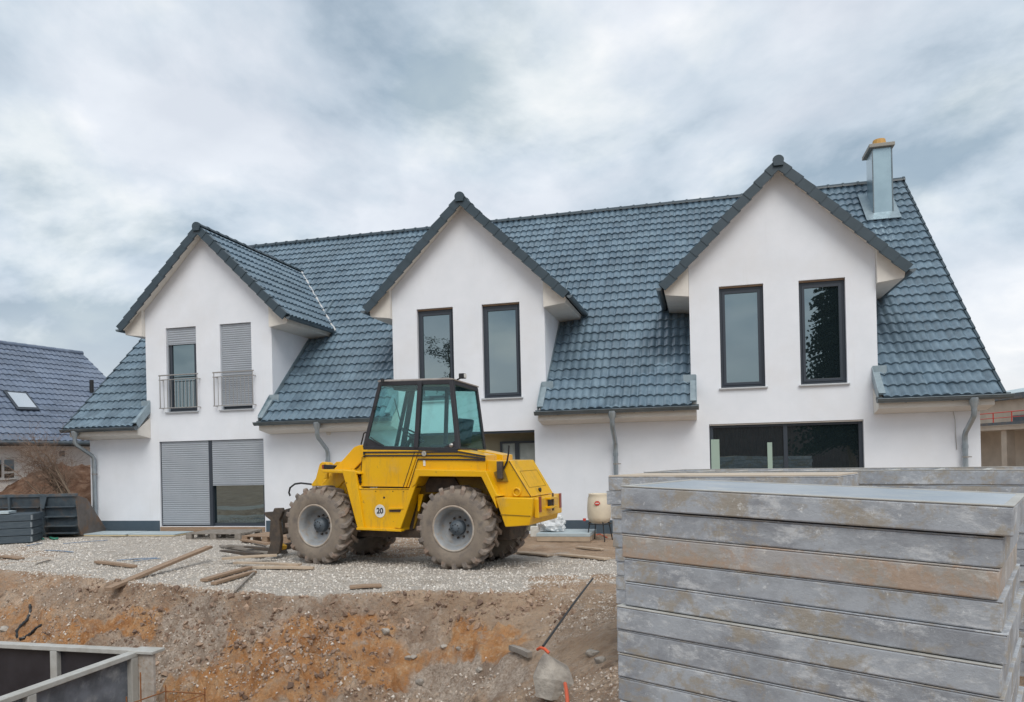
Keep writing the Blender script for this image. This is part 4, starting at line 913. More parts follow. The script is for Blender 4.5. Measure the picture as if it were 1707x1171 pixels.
hl = plate('front_light', c7, [(532, 266), (612, 276), (612, 306), (536, 302)], .42, .55, M['black'], bevel=.008)
plate('indicator', c7, [(518, 270), (532, 270), (534, 300), (520, 300)], .42, .55, M['red'], bevel=.004)
MB().tube([c7(846, 150, .48), c7(800, 148, .46), c7(760, 170, .46), c7(715, 225, .46), c7(690, 262, .46)], .018, 8).build('hydraulic_hose', M['black'], loader)
MB().tube([c7(262, 522, .9), c7(252, 495, .9), c7(262, 455, .9), c7(300, 425, .85), c7(350, 418, .8), c7(405, 424, .75), c7(450, 430, .72), c7(500, 436, .7)], .017, 8).build('hydraulic_hose', M['black'], loader)
MB().tube([c7(838, 105, .45), c7(850, 60, .45), c7(860, 15, .45), c7(875, 5, .45), c7(890, 10, .45)], .012, 8).build('hydraulic_hose', M['black'], loader)
# quick hitch and fork in front of the near wheel
plate('hitch_carriage', c7, [(45, 655), (120, 650), (130, 622), (190, 620), (200, 650), (170, 720), (185, 880), (168, 990), (120, 1012), (70, 1000), (100, 900), (90, 850), (100, 720), (60, 690)], .34, .42, M['grime'])
plate('hitch_carriage', c7, [(45, 655), (120, 650), (130, 622), (190, 620), (200, 650), (170, 720), (185, 880), (168, 990), (120, 1012), (70, 1000), (100, 900), (90, 850), (100, 720), (60, 690)], 1.0, 1.08, M['grime'])
plate('hitch_crossbar', c7, [(100, 700), (140, 690), (145, 740), (105, 750)], .42, 1.0, M['zinc'])
plate('hitch_crossbar', c7, [(90, 930), (130, 930), (130, 980), (90, 980)], .42, 1.0, M['grime'])
plate('hitch_arm', c7, [(190, 640), (330, 600), (420, 640), (300, 760), (200, 840)], .6, .75, M['grime'])
plate('hitch_cylinder', c7, [(150, 900), (205, 930), (200, 960), (150, 975)], .60, .72, M['yellow'])
for b0 in (.36, 0.98):
    A_ = [c7(90, 975, .62), c7(110, 1015, .62), c7(-230, 960, .62), c7(-230, 950, .62)]
    MB().prism([Vector((p.x, b0, p.z)) for p in A_], (0, .11, 0)).build('fork_tine', M['grime'], loader, .004)

# cab
def mir(p): return Vector((p.x, BD-p.y, p.z))
A0, A1 = c6(548, 452, .20), c6(630, 118, .30)
S0, S1 = c6(815, 455, .19), c6(836, 112, .29)
N0, N1 = c6(1030, 462, .20), c6(995, 108, .30)
cab = empty('cab', (0, 0, 0)); cab.parent = loader
def rear_pt(px, py, x):                # far rear corner, read where the rear plane of the cab passes
    n_ = np.array(e1); return Vector((x, float((onplane(px, py, np.array(LO)+n_*x, n_)-np.array(LO))@np.array(e2)), 0))
B0 = rear_pt(808, 757, N0.x); B0.z = N0.z-.02; B1 = rear_pt(794, 652, N1.x); B1.z = N1.z-.05
def far(p): return Vector((p.x, BD-p.y, p.z))
FA0, FA1 = far(A0), far(A1); FA0.y, FA1.y = B0.y, B1.y
S0f, S1f = Vector((S0.x, B0.y, S0.z)), Vector((S1.x, B1.y, S1.z))
ring0 = [A0, N0, B0, FA0]; ring1 = [A1, N1, B1, FA1]
for p, q, w_ in ((A0, A1, .06), (S0, S1, .075), (N0, N1, .07), (B0, B1, .05), (FA0, FA1, .06), (S0f, S1f, .06)):
    MB().bar(p, q, w_, w_).build('pillar', M['cabf'], cab, .008)
def loop(ring, w_, h_, name, dz=0):
    mb = MB()
    for p, q in zip(ring, ring[1:]+ring[:1]): mb.bar(p+Vector((0, 0, dz)), q+Vector((0, 0, dz)), w_, h_)
    mb.build(name, M['cabf'], cab, .006)
loop(ring0, .06, .06, 'lower_frame'); loop(ring1, .06, .07, 'upper_frame', -.02)
up_ = Vector((0, 0, 1))
rc = [p*1.0 for p in ring1]; cen = sum(rc, Vector())/4
rt = [p+(Vector((p.x-cen.x, p.y-cen.y, 0)).normalized()*.05)+up_*.012 for p in rc]
rtop = [Vector((p.x, p.y, p.z+.022)) for p in rt]; rt2 = [cen+(p-cen)*.8+up_*.03 for p in rtop]
mb = MB(); mb.loft(rt, rtop, True); mb.loft(rtop, rt2, True); mb.build('cab_roof', M['roofcab'], cab, .008)
def glass(name, P, th=.008):
    n_ = (P[1]-P[0]).cross(P[2]-P[0]).normalized()*th; return MB().loft(P, [p+n_ for p in P]).build(name, M['cabglass'], cab)
def inset(P, f=.04):
    ce = sum(P, Vector())/len(P); return [p+(ce-p).normalized()*f for p in P]
for a0, s0, n0, a1, s1, n1_ in ((A0, S0, N0, A1, S1, N1), (FA0, S0f, B0, FA1, S1f, B1)):
    glass('door_glass', inset([a0, s0, s1, a1], .03)); glass('side_glass', inset([s0, n0, n1_, s1], .03))
glass('windscreen', inset([A0, FA0, FA1, A1], .03)); glass('rear_glass', inset([N0, B0, B1, N1], .02))
# dark triangular fillets at the feet of the side panes
for tri in ([(560, 450), (560, 400), (655, 450)], [(1025, 458), (1015, 415), (940, 458)]):
    MB().prism([c6(x, y, .185) for x, y in tri], (0, .03, 0)).build('corner_fillet', M['cabf'], cab)
q = c6(992, 440, .175); MB().lathe([(0, -.01), (.03, -.01), (.035, .0), (.035, .01)], (q.x, q.y, q.z), 'y', 14).build('lock', M['steel'], cab)
MB().tube([c6(578, 398, .17), c6(600, 415, .15), c6(648, 442, .15)], .009, 6).build('door_handle', M['black'], cab)
for p in ((600, 248), (640, 108)): q = c6(*p, .2); MB().lathe([(0, -.03), (.03, -.03), (.03, .03), (0, .03)], (q.x, q.y, q.z), 'z', 10, False).build('hinge_block', M['black'], cab)
q = c6(1045, 92, .32); wl = MB().box((q.x-.03, q.y-.04, q.z-.015), (q.x+.06, q.y+.06, q.z+.065)).build('work_light', M['black'], cab, .01)
MB().tube([q+Vector((-.08, 0, -.03)), q], .012, 6).build('lamp_arm', M['black'], wl)
MB().box((q.x+.06, q.y-.03, q.z-.005), (q.x+.066, q.y+.05, q.z+.055)).build('lamp_lens', M['white'], wl)
# interior
zf = A0.z
MB().box((A0.x+.10, .26, zf-.28), (N0.x-.04, B0.y-.06, zf-.2)).build('cab_floor', M['black'], cab)
se = empty('seat', (0, 0, 0)); se.parent = cab
sx_ = N0.x-.42
MB().box((sx_-.25, YC-.27, zf-.12), (sx_+.25, YC+.27, zf+.02)).build('seat_cushion', M['black'], se, .05)
MB().prism([(sx_+.17, YC-.24, zf), (sx_+.28, YC-.24, zf), (sx_+.36, YC-.24, zf+.42), (sx_+.27, YC-.24, zf+.44)], (0, .48, 0)).build('seat_back', M['black'], se, .03)
col_ = A0.x+.62
MB().tube([(col_-.32, YC, zf-.25), (col_-.02, YC, zf+.16)], .035, 10).build('steering_column', M['black'], cab)
mb = MB(); cst = Vector((col_, YC, zf+.19)); ax = Vector((.3, 0, .41)).normalized(); pa = Vector((0, 1, 0)); pb = ax.cross(pa)
mb.tube([cst+(pa*math.cos(k*math.pi/12)+pb*math.sin(k*math.pi/12))*.2 for k in range(25)], .014, 8); 
for k in (0, 2.1, 4.2): mb.tube([cst, cst+(pa*math.cos(k)+pb*math.sin(k))*.2], .011, 6)
mb.build('steering_wheel', M['black'], cab)
MB().box((A0.x+.12, .35, zf-.22), (A0.x+.30, 1.0, zf+.02)).build('dashboard', M['black'], cab, .03)
mb = MB(); mb.tube([(col_+.1, YC-.33, zf-.2), (col_+.06, YC-.34, zf+.22)], .012, 6); mb.lathe([(0, 0), (.024, .01), (.024, .04), (0, .05)], (col_+.06, YC-.34, zf+.22), 'z', 10); mb.build('gear_lever', M['black'], cab)
MB().bar(c6(795, 150, .85), c6(745, 450, .85), .09, .05, up=(0, 1, 0)).build('wiper_motor_post', M['cabf'], cab, .01)
MB().bar(c6(700, 200, 1.1), c6(760, 420, 1.0), .012, .012).build('wiper', M['black'], cab)
MB().box((A1.x+.14, .45, A1.z-.12), (A1.x+.42, .8, A1.z-.03)).build('roof_console', M['black'], cab, .02)

# ------------------------------------------------------------------ stacks of formwork panels (foreground right)
ORD = ['topmost', 'second', 'third', 'fourth', 'fifth', 'sixth', 'seventh', 'eighth', 'ninth', 'tenth', 'eleventh', 'twelfth', 'thirteenth', 'fourteenth']
PT = .12
def panel(name, A_, B_, w_, zt, top='face', th=PT, shift=0, fwd=0, tilt=0, label='', group='', jag=0, mtl='fw', rimpale=False):
    """A_, B_: (l, d) ends of the front edge; body with rim, recessed facing and, when lying open, cross ribs"""
    P, Q = ld(*A_), ld(*B_); u = (Q-P).normalized(); v = Vector((-u.y, u.x, 0)); L = (Q-P).length
    rz = math.atan2(u.y, u.x)
    root = empty(name, P+u*shift+v*fwd+Vector((0, 0, zt-th)), rz+R_(jag), label=label, cat='formwork panel', group=group); root.rotation_euler[1] = tilt
    r = .035
    fr = MB()
    def bx(x0, x1, y0, y1, z0, z1): fr.box((x0, y0, z0), (x1, y1, z1))
    # side rails of the frame, split so the outside shows as one band
    bx(0, L, 0, r, 0.003, th-.006); bx(0, L, w_-r, w_, .003, th-.006); bx(0, r, r, w_-r, .003, th-.006); bx(L-r, L, r, w_-r, .003, th-.006)
    fo = fr.build('frame', M[mtl], root, .007)
    rm = MB()
    for z0, z1 in ((th-.0059, th), ):
        rm.box((-.001, -.001, z0), (L+.001, r, z1)); rm.box((-.001, w_-r, z0), (L+.001, w_+.001, z1)); rm.box((-.001, r, z0), (r, w_-r, z1)); rm.box((L-r, r, z0), (L+.001, w_-r, z1))
    rm.build('rim', M['fwrim'] if rimpale else M[mtl], root, .002)  # paler rim material on selected panels only
    if top == 'face':
        MB().box((r+.001, r+.001, th-.02), (L-r-.001, w_-r-.001, th-.0035)).build('facing', M['fwtop'], root)
    elif top == 'tan':
        MB().box((.004, .004, th-.002), (L-.004, w_-.004, th+.012)).build('facing', M['fwtan'], root, .003)
    else:
        MB().box((r+.001, r+.001, .004), (L-r-.001, w_-r-.001, .02)).build('facing', M['wood'], root)
        k = int(L/.34)
        for i in range(1, k):
            x = L*i/k; MB().box((x-.022, r+.001, .021), (x+.022, w_-r-.001, th-.012)).build('rib', M['fwrim'], root, .003)
    return root
def zl(px, py, d_): return float((CC+ray(px, py)*d_)[2])
nA, nB = (.538, 3.76), (1.85, 2.77)
for i in range(13):
    zt = 2.134-i*PT-(.0 if i == 0 else .004)
    lo_ = [0, -.008, -.004, .0, .004, -.035, -.04, -.036, -.04, -.03, -.035, -.04, -.03][i]; fd = [0, .014, .01, .014, .012, -.008, .0, -.004, .002, -.004, 0, .0, .004][i]
    ro_ = [0, -.037, -.052, -.043, -.03, -.05, -.046, -.05, -.04, -.05, -.05, -.045, -.05][i]; sh = lo_; ex = ro_-lo_
    B2 = (nB[0]+ex*.80, nB[1]-ex*.6)
    w_ = .86+(.18 if i in (1, 2) else .25 if i > 2 else 0)
    desc = {0: 'grey weathered formwork panel with a smooth pale face, topmost of the nearest stack', 2: 'brown stained formwork panel, third from the top of the nearest stack'}.get(i, f'grey weathered formwork panel, {ORD[i]} from the top of the nearest stack')
    panel('shuttering_board', nA, B2, w_, zt, tilt=R_(2.3), shift=sh, fwd=fd, label=desc, group='formwork panels in the nearest stack', mtl='fwbrown' if i == 2 else 'fw', rimpale=i in (0, 5), jag=[0, .15, -.1, .1, -.15, .05, -.1, .2, 0, .1, -.1, .1, 0][i])
mA = (.815, 6.38); dr_ = Vector((.80, -.60))
for i in range(13):
    zt = 2.10-i*PT; sh = [.0, -.02, .02, .03, .03, .05, .06, .05, .05, .06, .05, .07, .06][i]
    B2 = (mA[0]+dr_.x*1.85, mA[1]+dr_.y*1.85)
    panel('shuttering_board', mA, B2, .62, zt, top='tan' if i == 0 else 'face', shift=sh, label='formwork panel with a pale tan top, topmost of the middle stack' if i == 0 else f'grey formwork panel, {ORD[i]} from the top of the middle stack', group='formwork panels in the middle stack')
bA = (1.30, 7.42); Lb = 3.9
for i in range(13):
    zt = 2.11-i*PT
    B2 = (bA[0]+dr_.x*Lb, bA[1]+dr_.y*Lb)
    panel('shuttering_board', bA, B2, .95, zt, top='open' if i == 0 else 'face', shift=[0, .03, .0, .02, .05, 0, .02, .03, 0, .02, 0, .01, .02][i], rimpale=i == 0, label='long open ribbed formwork panel, topmost of the rear stack' if i == 0 else f'long grey formwork panel, {ORD[i]} from the top of the rear stack', group='formwork panels in the rear stack')

# ------------------------------------------------------------------ wall formwork standing in the pit (lower left)
c0 = ld(-4.03, 8.0)
def wall_form(name, P, U, L, zt, hgt, div, label, inner):
    rz = math.atan2(U[1], U[0]); root = empty(name, (P.x, P.y, zt-hgt), rz, label=label, cat='formwork', group='formwork walls standing in the pit')
    th = .11; x = 0
    MB().box((0, 0, hgt-.05), (L, th, hgt)).build('top_rail', M['fwrim'], root, .006)
    MB().box((0, 0, 0), (L, th, .05)).build('bottom_rail', M['fwrim'], root, .006)
    MB().box((.0, .03 if inner > 0 else th-.05, .051), (L, .05 if inner > 0 else th-.03, hgt-.051)).build('facing', M['fwdark'] if inner == 1 else M['fwmid'], root)
    for x in div: MB().box((x-.045, .002, .051), (x+.045, th-.002, hgt-.051)).build('post', M['fwrim'], root, .006)
    for z in (.35, .75, 1.0):
        if inner == 1: MB().box((.05, .0, z), (L, .028, z+.035)).build('waler', M['fwrim'], root, .004)
    return root
pitz = -.78
zc = zl(225, 1080, 8.0)
wall_form('formwork_wall', c0+Vector((-.0, .0, 0)), (-1, 0), 3.6, zc, zc-pitz, (.05, 1.02, 2.0, 2.9), 'pale framed formwork wall with dark inner panels along the back of the pit', 1)
wall_form('formwork_wall', c0+Vector((.0, -.12, 0)), (0, -1), 4.6, zc+.0, zc-pitz, (.07, 1.30, 2.5, 3.7), 'worn grey formwork wall running towards the viewer in the pit', 2)
ec = empty('formwork_corner', (c0.x+.005, c0.y-.14, pitz), label='scuffed white corner board closing the formwork box', cat='formwork')
MB().box((0, 0, 0), (.28, .04, zc-pitz-.02)).build('board', mat('scuffed_white', (.5, .46, .42), (.36, .32, .28), 12, .8, c3=(.30, .2, .13), scale3=22, w3=.2), ec, .004)
MB().box((-.0, -.03, zc-pitz-.02), (.30, .16, zc-pitz+.01)).build('cap', M['fwrim'], ec, .004)
# rusty reinforcement cage by the corner
cg = MB(); q0 = c0+Vector((.32, -.25, 0))
for z in (zc-.42, zc-.68, zc-.94):
    R4 = [Vector((q0.x+a, q0.y+b_, z+.05*b_)) for a, b_ in ((-.05, -.25), (.42, -.25), (.55, .15), (.08, .15), (-.05, -.25))]
    for p, q in zip(R4, R4[1:]): cg.tube([p, q], .007, 6)
for a, b_ in ((-.05, -.25), (.12, -.25), (.42, -.25), (.55, .15), (.08, .15)): cg.tube([(q0.x+a, q0.y+b_, pitz), (q0.x+a, q0.y+b_, zc-.35+.25*(a == .12))], .007, 6)
tag(cg.build('rebar_cage', M['rust']), 'rusty wire reinforcement cage beside the formwork corner', 'rebar')

# ------------------------------------------------------------------ small things on the ground
def gp(px, py, dz=0): p = ground_hit(px, py); return Vector((p.x, p.y, p.z+dz))
def plank(p0, p1, w_, h_, label, m_='wood', name='wooden_plank', group='loose planks on the yard', lift=.0, cat='plank', taper=None):
    a, b_ = gp(*p0), gp(*p1); L = (b_-a).length; t = (b_-a).normalized(); side = t.cross(Vector((0, 0, 1))).normalized(); up = side.cross(t)
    mid = (a+b_)/2
    zz_ = max([gz(*((a+(b_-a)*k)[:2]))-(a+(b_-a)*k).z for k in (0, .25, .5, .75, 1)])+lift+.012
    n_ = 9; rings = []
    for k in range(n_):
        c_ = a+(b_-a)*k/(n_-1); ww = w_*(1+.05*math.sin(k*2.3+p0[0])); f = 1
        if taper and k in (0, n_-1): f = taper
        bend = .006*math.sin(k/(n_-1)*math.pi)
        rings.append([c_+side*sx*ww*f/2+up*(sz*h_+bend) for sx, sz in ((-1, 0), (1, 0), (1, 1), (-1, 1))])
    mb = MB(); vs = [p for r_ in rings for p in r_]; mb.add(vs, [(i*4+q, i*4+(q+1) % 4, i*4+4+(q+1) % 4, i*4+4+q) for i in range(n_-1) for q in range(4)]+[(3, 2, 1, 0), tuple(range(n_*4-4, n_*4))])
    o = mb.build(name, M[m_], None, .003); o.location = (0, 0, zz_)
    # put the origin at the plank
    me = o.data; off = a.copy(); me.transform(Matrix.Translation(-off)); o.location = off+Vector((0, 0, zz_))
    return tag(o, label, cat, group)
plank((181, 1013), (350, 937), .13, .045, 'long brown plank lying over the edge of the bank')
plank((160, 940), (226, 948), .11, .04, 'short brown board alone on the gravel at left', taper=.6)
plank((370, 942), (462, 936), .12, .035, 'pinkish plank on top of the pile before the front wheel', 'woodpale', lift=.07)
plank((392, 945), (500, 949), .10, .03, 'thin pale plank crossing under the plank pile', 'woodpale', lift=.035)
plank((420, 950), (523, 951), .14, .035, 'pale plank with a split end in the pile before the front wheel', 'woodpale', taper=.5)
plank((340, 972), (418, 950), .12, .04, 'brown plank slanting down left from the pile', 'wood')
plank((356, 977), (424, 957), .10, .04, 'nearest of the slanting brown planks below the pile', 'wood')
plank((392, 990), (424, 958), .03, .03, 'thin grey lath leaning over the bank below the pile', 'woodgrey')
plank((368, 913), (455, 926), .14, .04, 'grey plank under the fork of the loader', 'woodgrey', taper=.5)
plank((380, 916), (440, 921), .10, .04, 'second grey plank under the fork of the loader', 'woodgrey', lift=.04)
plank((404, 905), (446, 912), .10, .04, 'short brown offcut beside the fork of the loader', 'wood', lift=.02)
plank((583, 983), (636, 980), .16, .03, 'short square-cut board at the edge of the bank', 'wood')
plank((866, 924), (918, 929), .18, .03, 'pale board lying right of the rear wheel', 'woodpale')
plank((934, 928), (1012, 936), .14, .03, 'pale board on the soil beside the panel stacks', 'woodpale')
plank((962, 915), (1005, 919), .10, .03, 'small board on the soil below the tub', 'woodpale')
plank((60, 943), (84, 936), .03, .02, 'thin stick on the gravel at far left', 'woodgrey')
plank((852, 1092), (884, 1105), .06, .06, 'stubby wooden stake in the dug hole', 'woodgrey', name='wooden_stake', cat='stake')
plank((0, 930), (36, 934), .12, .03, 'brown board at the left edge of the yard', 'wood')
for i, (p0, p1, w_) in enumerate((((195, 936), (262, 932), .05), ((222, 938), (268, 933), .03), ((75, 919), (122, 922), .04), ((45, 912), (70, 907), .04), ((105, 908), (180, 902), .03))):
    plank(p0, p1, w_, .01, ['wide blue plastic strip on the gravel', 'narrow dark blue strip below the wide one', 'blue grey strip on the gravel behind the short board', 'short blue strip beside the dark boards', 'long thin blue strip before the house plinth'][i], 'bluestrip', 'plastic_strip', 'blue strips on the gravel', cat='strip')
# thin iron rod, boulder, hose
a, b_ = Vector(atZ(905, 1080, GZ+.01)), Vector(atZ(988, 966, GZ+.16)); lf_ = max(gz(*(a.lerp(b_, k/10)[:2]))-a.lerp(b_, k/10).z for k in range(11)); a.z += max(0, lf_)+.01; b_.z += max(0, lf_)+.01
tag(MB().tube([a, (a+b_)/2+Vector((0, 0, .01)), b_], .013, 6).build('iron_rod', M['blackpipe']), 'thin dark iron rod lying from the hole towards the loader', 'rod')
def rock(px, py, sx, sy, sz, seed, label, m_='stone', name='rock', sink=.25, rz=0, group=None, pts=None):
    p = gp(px, py); bm = bmesh.new(); rr = random.Random(seed)
    if pts:
        for q in pts: bm.verts.new(q)
    else:
        for k in range(26):
            v = Vector((rr.gauss(0, 1), rr.gauss(0, 1), rr.gauss(0, 1))).normalized(); bm.verts.new((v.x*sx*(.8+.3*rr.random()), v.y*sy*(.8+.3*rr.random()), v.z*sz*(.8+.3*rr.random())))
    bmesh.ops.convex_hull(bm, input=bm.verts); 
    for v in [v for v in bm.verts if not v.link_faces]: bm.verts.remove(v)
    bmesh.ops.subdivide_edges(bm, edges=bm.edges, cuts=2, use_grid_fill=True); bmesh.ops.triangulate(bm, faces=bm.faces)
    for v in bm.verts: v.co += Vector(mnoise.noise_vector(v.co*9+Vector((seed, 0, 0))))*min(sx, sz)*.05
    me = bpy.data.meshes.new(name); bm.to_mesh(me); bm.free(); me.materials.append(M[m_]); o = bpy.data.objects.new(name, me); scn.collection.objects.link(o)
    o.location = p+Vector((0, 0, sz*(1-sink*2) if not pts else 0)); o.scale = (1.25, 1.25, 1.1) if pts else (1, 1, 1); o.rotation_euler = (0, 0, rz); return tag(o, label, 'rock', group)
rock(922, 1150, .15, .13, .22, 3, 'large pointed grey boulder pinning down the orange hose', name='boulder', rz=YAW,
     pts=[(-.13, -.10, -.02), (-.02, -.16, -.03), (.14, -.12, -.02), (.13, .10, -.03), (-.12, .10, -.03), (-.14, -.06, .12), (-.12, .05, .16), (-.08, -.02, .27), (-.05, .05, .29), (.12, -.07, .15), (.11, .06, .17), (.02, -.15, .13), (.15, -.12, .07), (-.02, -.03, .28), (.05, .02, .22)])
for i, (px, py, s_) in enumerate(((643, 1056, .055), (680, 1100, .045), (700, 1140, .05), (740, 1080, .04), (765, 1083, .035), (690, 1098, .04), (1000, 1105, .05), (988, 1093, .06), (8, 1052, .07), (1003, 990, .025), (240, 1100, .05), (800, 1120, .045))):
    rock(px, py, s_*1.2, s_, s_*.8, 20+i, ['grey stone alone high on the bank', 'pale stone above the orange sand', 'pale stone near the bottom edge of the bank', 'small pale stone left of the dug hole', 'smaller pale stone touching its neighbour left of the hole', 'pale stone paired with another above the orange sand', 'flat stone right of the boulder', 'larger flat stone behind the boulder', 'rounded stone beside the black corrugated pipe', 'small white stone beside the panel stacks', 'pale stone above the rebar cage', 'grey stone left of the boulder'][i], group='stones on the bank')
def gq(px, py, z_): return Vector(atZ(px, py, GZ+z_))
for pts, lab in (([(946, 1190, .01), (946, 1168, .03), (944, 1150, .04), (942, 1140, .02)], 'orange hose end coming out in front of the boulder'), ([(896, 1083, .0), (901, 1080, .03), (908, 1082, .04), (915, 1089, .01)], 'curved orange hose end behind the boulder')):
    tag(MB().tube([gq(*p) for p in pts], .014, 8).build('orange_hose', M['hose']), lab, 'hose')
# black corrugated pipe on the left bank
def corr(pts, label):
    P = [gp(*p, .02) for p in pts]; Q = []; 
    for p, q in zip(P, P[1:]): m_ = max(2, int((q-p).length/.03)); Q += [p.lerp(q, k/m_) for k in range(m_)]
    Q.append(P[-1]); tag(MB().tube(Q, [.016+.008*(k % 2) for k in range(len(Q))], 8, smooth=False).build('corrugated_pipe', M['blackpipe']), label, 'pipe', 'pieces of corrugated pipe')
corr([(50, 1010), (51, 1022), (45, 1036), (35, 1045), (28, 1054), (29, 1066)], 'black corrugated pipe bending down the left bank')
corr([(70, 1044), (60, 1050), (52, 1058), (40, 1066), (32, 1068)], 'blue black corrugated pipe end curling up at right')

# ------------------------------------------------------------------ at the foot of the house
def boards(x0, x1, y0, y1, label, m_='insul', th=.05, edge='insuledge', z=None, rz=0, name='insulation_board', cat='board', group='boards at the foot of the house'):
    z = GZ+.01 if z is None else z; r = empty(name, (x0, y0, z), rz, label=label, cat=cat, group=group)
    MB().box((0, 0, 0), (x1-x0, y1-y0, th*.6)).build('core', M[edge], r); MB().box((-.006, -.006, th*.6+.001), (x1-x0+.006, y1-y0, th)).build('cover', M[m_], r, .003); return r
a, b_ = atY(150, 890, -.3)[0], atY(240, 890, -.3)[0]; boards(a, b_, -.95, -.2, 'pale blue board with yellow edge on the ground at the house corner', rz=.02)
a, b_ = atY(244, 890, -.3)[0], atY(318, 890, -.3)[0]; boards(a, b_, -.9, -.2, 'pale blue board with yellow edge below the grey roller shutter', rz=.01)
a, b_ = atY(905, 885, -.9)[0], atY(990, 885, -.9)[0]; pb_ = boards(a, b_, -1.5, -.6, 'layered pale board carrying the plastic bundle', 'insul', .16, 'woodpale', name='board_pile', cat='board pile')
# translucent plastic bundle
bm = bmesh.new(); bmesh.ops.create_icosphere(bm, subdivisions=4, radius=1)
for v in bm.verts:
    n_ = mnoise.noise(v.co*1.6)*.35+mnoise.noise(v.co*4.5)*.16+mnoise.noise(v.co*11)*.07
    v.co *= (1+n_); v.co.x *= .30; v.co.y *= .24; v.co.z = max(v.co.z*.22, -.12)
me = bpy.data.meshes.new('plastic_bundle'); bm.to_mesh(me); bm.free(); me.materials.append(M['plasticwrap']); o = bpy.data.objects.new('plastic_bundle', me); scn.collection.objects.link(o); o.location = (a+.25, -1.05, GZ+.30); tag(o, 'crumpled clear plastic bundle lying on the pale boards', 'plastic')
# pallets in front of the left terrace door
def pallet(x, y, z, rz, label, w_=1.2, d_=.8, m_='woodgrey', group='wooden pallets'):
    r = empty('wooden_pallet', (x, y, z), rz, label=label, cat='pallet', group=group)
    for i, yy in enumerate((0, d_/2-.05, d_-.1)): MB().box((0, yy, 0), (w_, yy+.1, .02)).build('bottom_board', M[m_], r)
    for yy in (0, d_/2-.05, d_-.1):
        for xx in (0, w_/2-.07, w_-.14): MB().box((xx, yy+.001, .021), (xx+.14, yy+.099, .10)).build('block', M[m_], r)
    for xx in (0, w_/2-.07, w_-.14): MB().box((xx, 0, .101), (xx+.14, d_, .122)).build('stringer', M[m_], r)
    for k in range(7): yy = k*(d_-.09)/6; MB().box((0, yy, .123), (w_, yy+.09, .144)).build('deck_board', M[m_], r, .002)
    return r
a = atY(322, 895, -1.3)[0]; pallet(a, -1.55, GZ+.005, .06, 'grey wooden pallet lying before the half open roller shutter', 1.35, .95)
a = atY(405, 885, -1.9)[0]; pallet(a, -1.95, GZ+.005, -.12, 'brown wooden pallet behind the fork of the loader', 1.2, .8, 'wood')
for (px0, px1, py, y_, zz0, lab) in ((432, 452, 866, -.9, .55, 'short brown beam on top of the things beside the fork'),):
    a, b_ = atY(px0, py, y_), atY(px1, py, y_)
# tub on a thin legged stand
tp = atY(1000, 905, -1.2); tub = empty('hopper_tub', (tp[0], -1.2, GZ), .2, label='cream plastic tub with a red badge on a thin legged stand', cat='tub')
zt_, zb_ = atY(996, 823, -1.2)[2]-GZ, atY(996, 872, -1.2)[2]-GZ
bz = MB(); rr_ = [(.15, zb_), (.205, zb_+.03), (.235, zb_+.12), (.238, (zb_+zt_)/2), (.225, zt_-.10), (.20, zt_-.03), (.21, zt_-.01), (.205, zt_), (.185, zt_), (.18, zt_-.05), (.17, zb_+.05)]
bz.lathe(rr_, (0, 0, 0), 'z', 28); bz.lathe([(0, zb_+.01), (.15, zb_)], (0, 0, 0), 'z', 28); bz.build('tub_body', M['tub'], tub)
bg_ = MB().lathe([(0, -.008), (.06, -.008), (.06, 0)], (-.05, -.236, zt_-.18), 'y', 6, False).build('badge', M['redpl'], tub); bg_.scale = (1, 1, .8); bg_.location = (0, 0, (zt_-.18)*.2)
MB().box((-.085, -.247, zt_-.188), (-.015, -.245, zt_-.172)).build('badge_bar', M['white'], tub)
for a_ in (.3, 1.9, 3.4, 5.0): MB().tube([(.2*math.cos(a_), .2*math.sin(a_), zb_+.03), (.27*math.cos(a_), .27*math.sin(a_), 0)], .012, 6).build('leg', M['black'], tub)
MB().tube([(.24*math.cos(k*math.pi/12), .24*math.sin(k*math.pi/12), zb_-.01) for k in range(25)], .011, 6).build('stand_ring', M['black'], tub)
p_ = atY(980, 862, -1.3); MB().lathe([(0, 0), (.03, 0), (.03, .05), (0, .05)], (-.30, -.05, zb_+.05), 'z', 8, False).build('valve', M['redpl'], tub)
tag(MB().tube([gp(984, 896, .02), gp(1000, 893, .03), gp(1012, 898, .02)], .012, 6).build('orange_hose', M['hose']), 'orange hose on the soil behind the cream tub', 'hose')
# grey white box standing behind the loader's far side
q_ = atY(893, 880, -.5); tag(MB().box((q_[0]-.1, -.6, GZ), (q_[0]+.1, -.45, GZ+.22)).build('socket_box', M['white'], None, .01), 'small white box at the wall behind the rear wheel', 'box')

# ------------------------------------------------------------------ bucket and dark boards at left
bk0 = ld((124-853.5)*18.1/FF, 18.1); brz = YAW-.10
bk = empty('loader_bucket', (bk0.x, bk0.y, GZ), brz, label='dark blue grey steel loader bucket lying at the foot of the earth mound', cat='bucket')
prof = [(0.0, .03), (.18, .0), (.75, .02), (1.0, .10), (1.08, .35), (1.02, .72), (.80, 1.00), (.55, 1.07)]   # seen from the side: opening faces away, back faces the yard
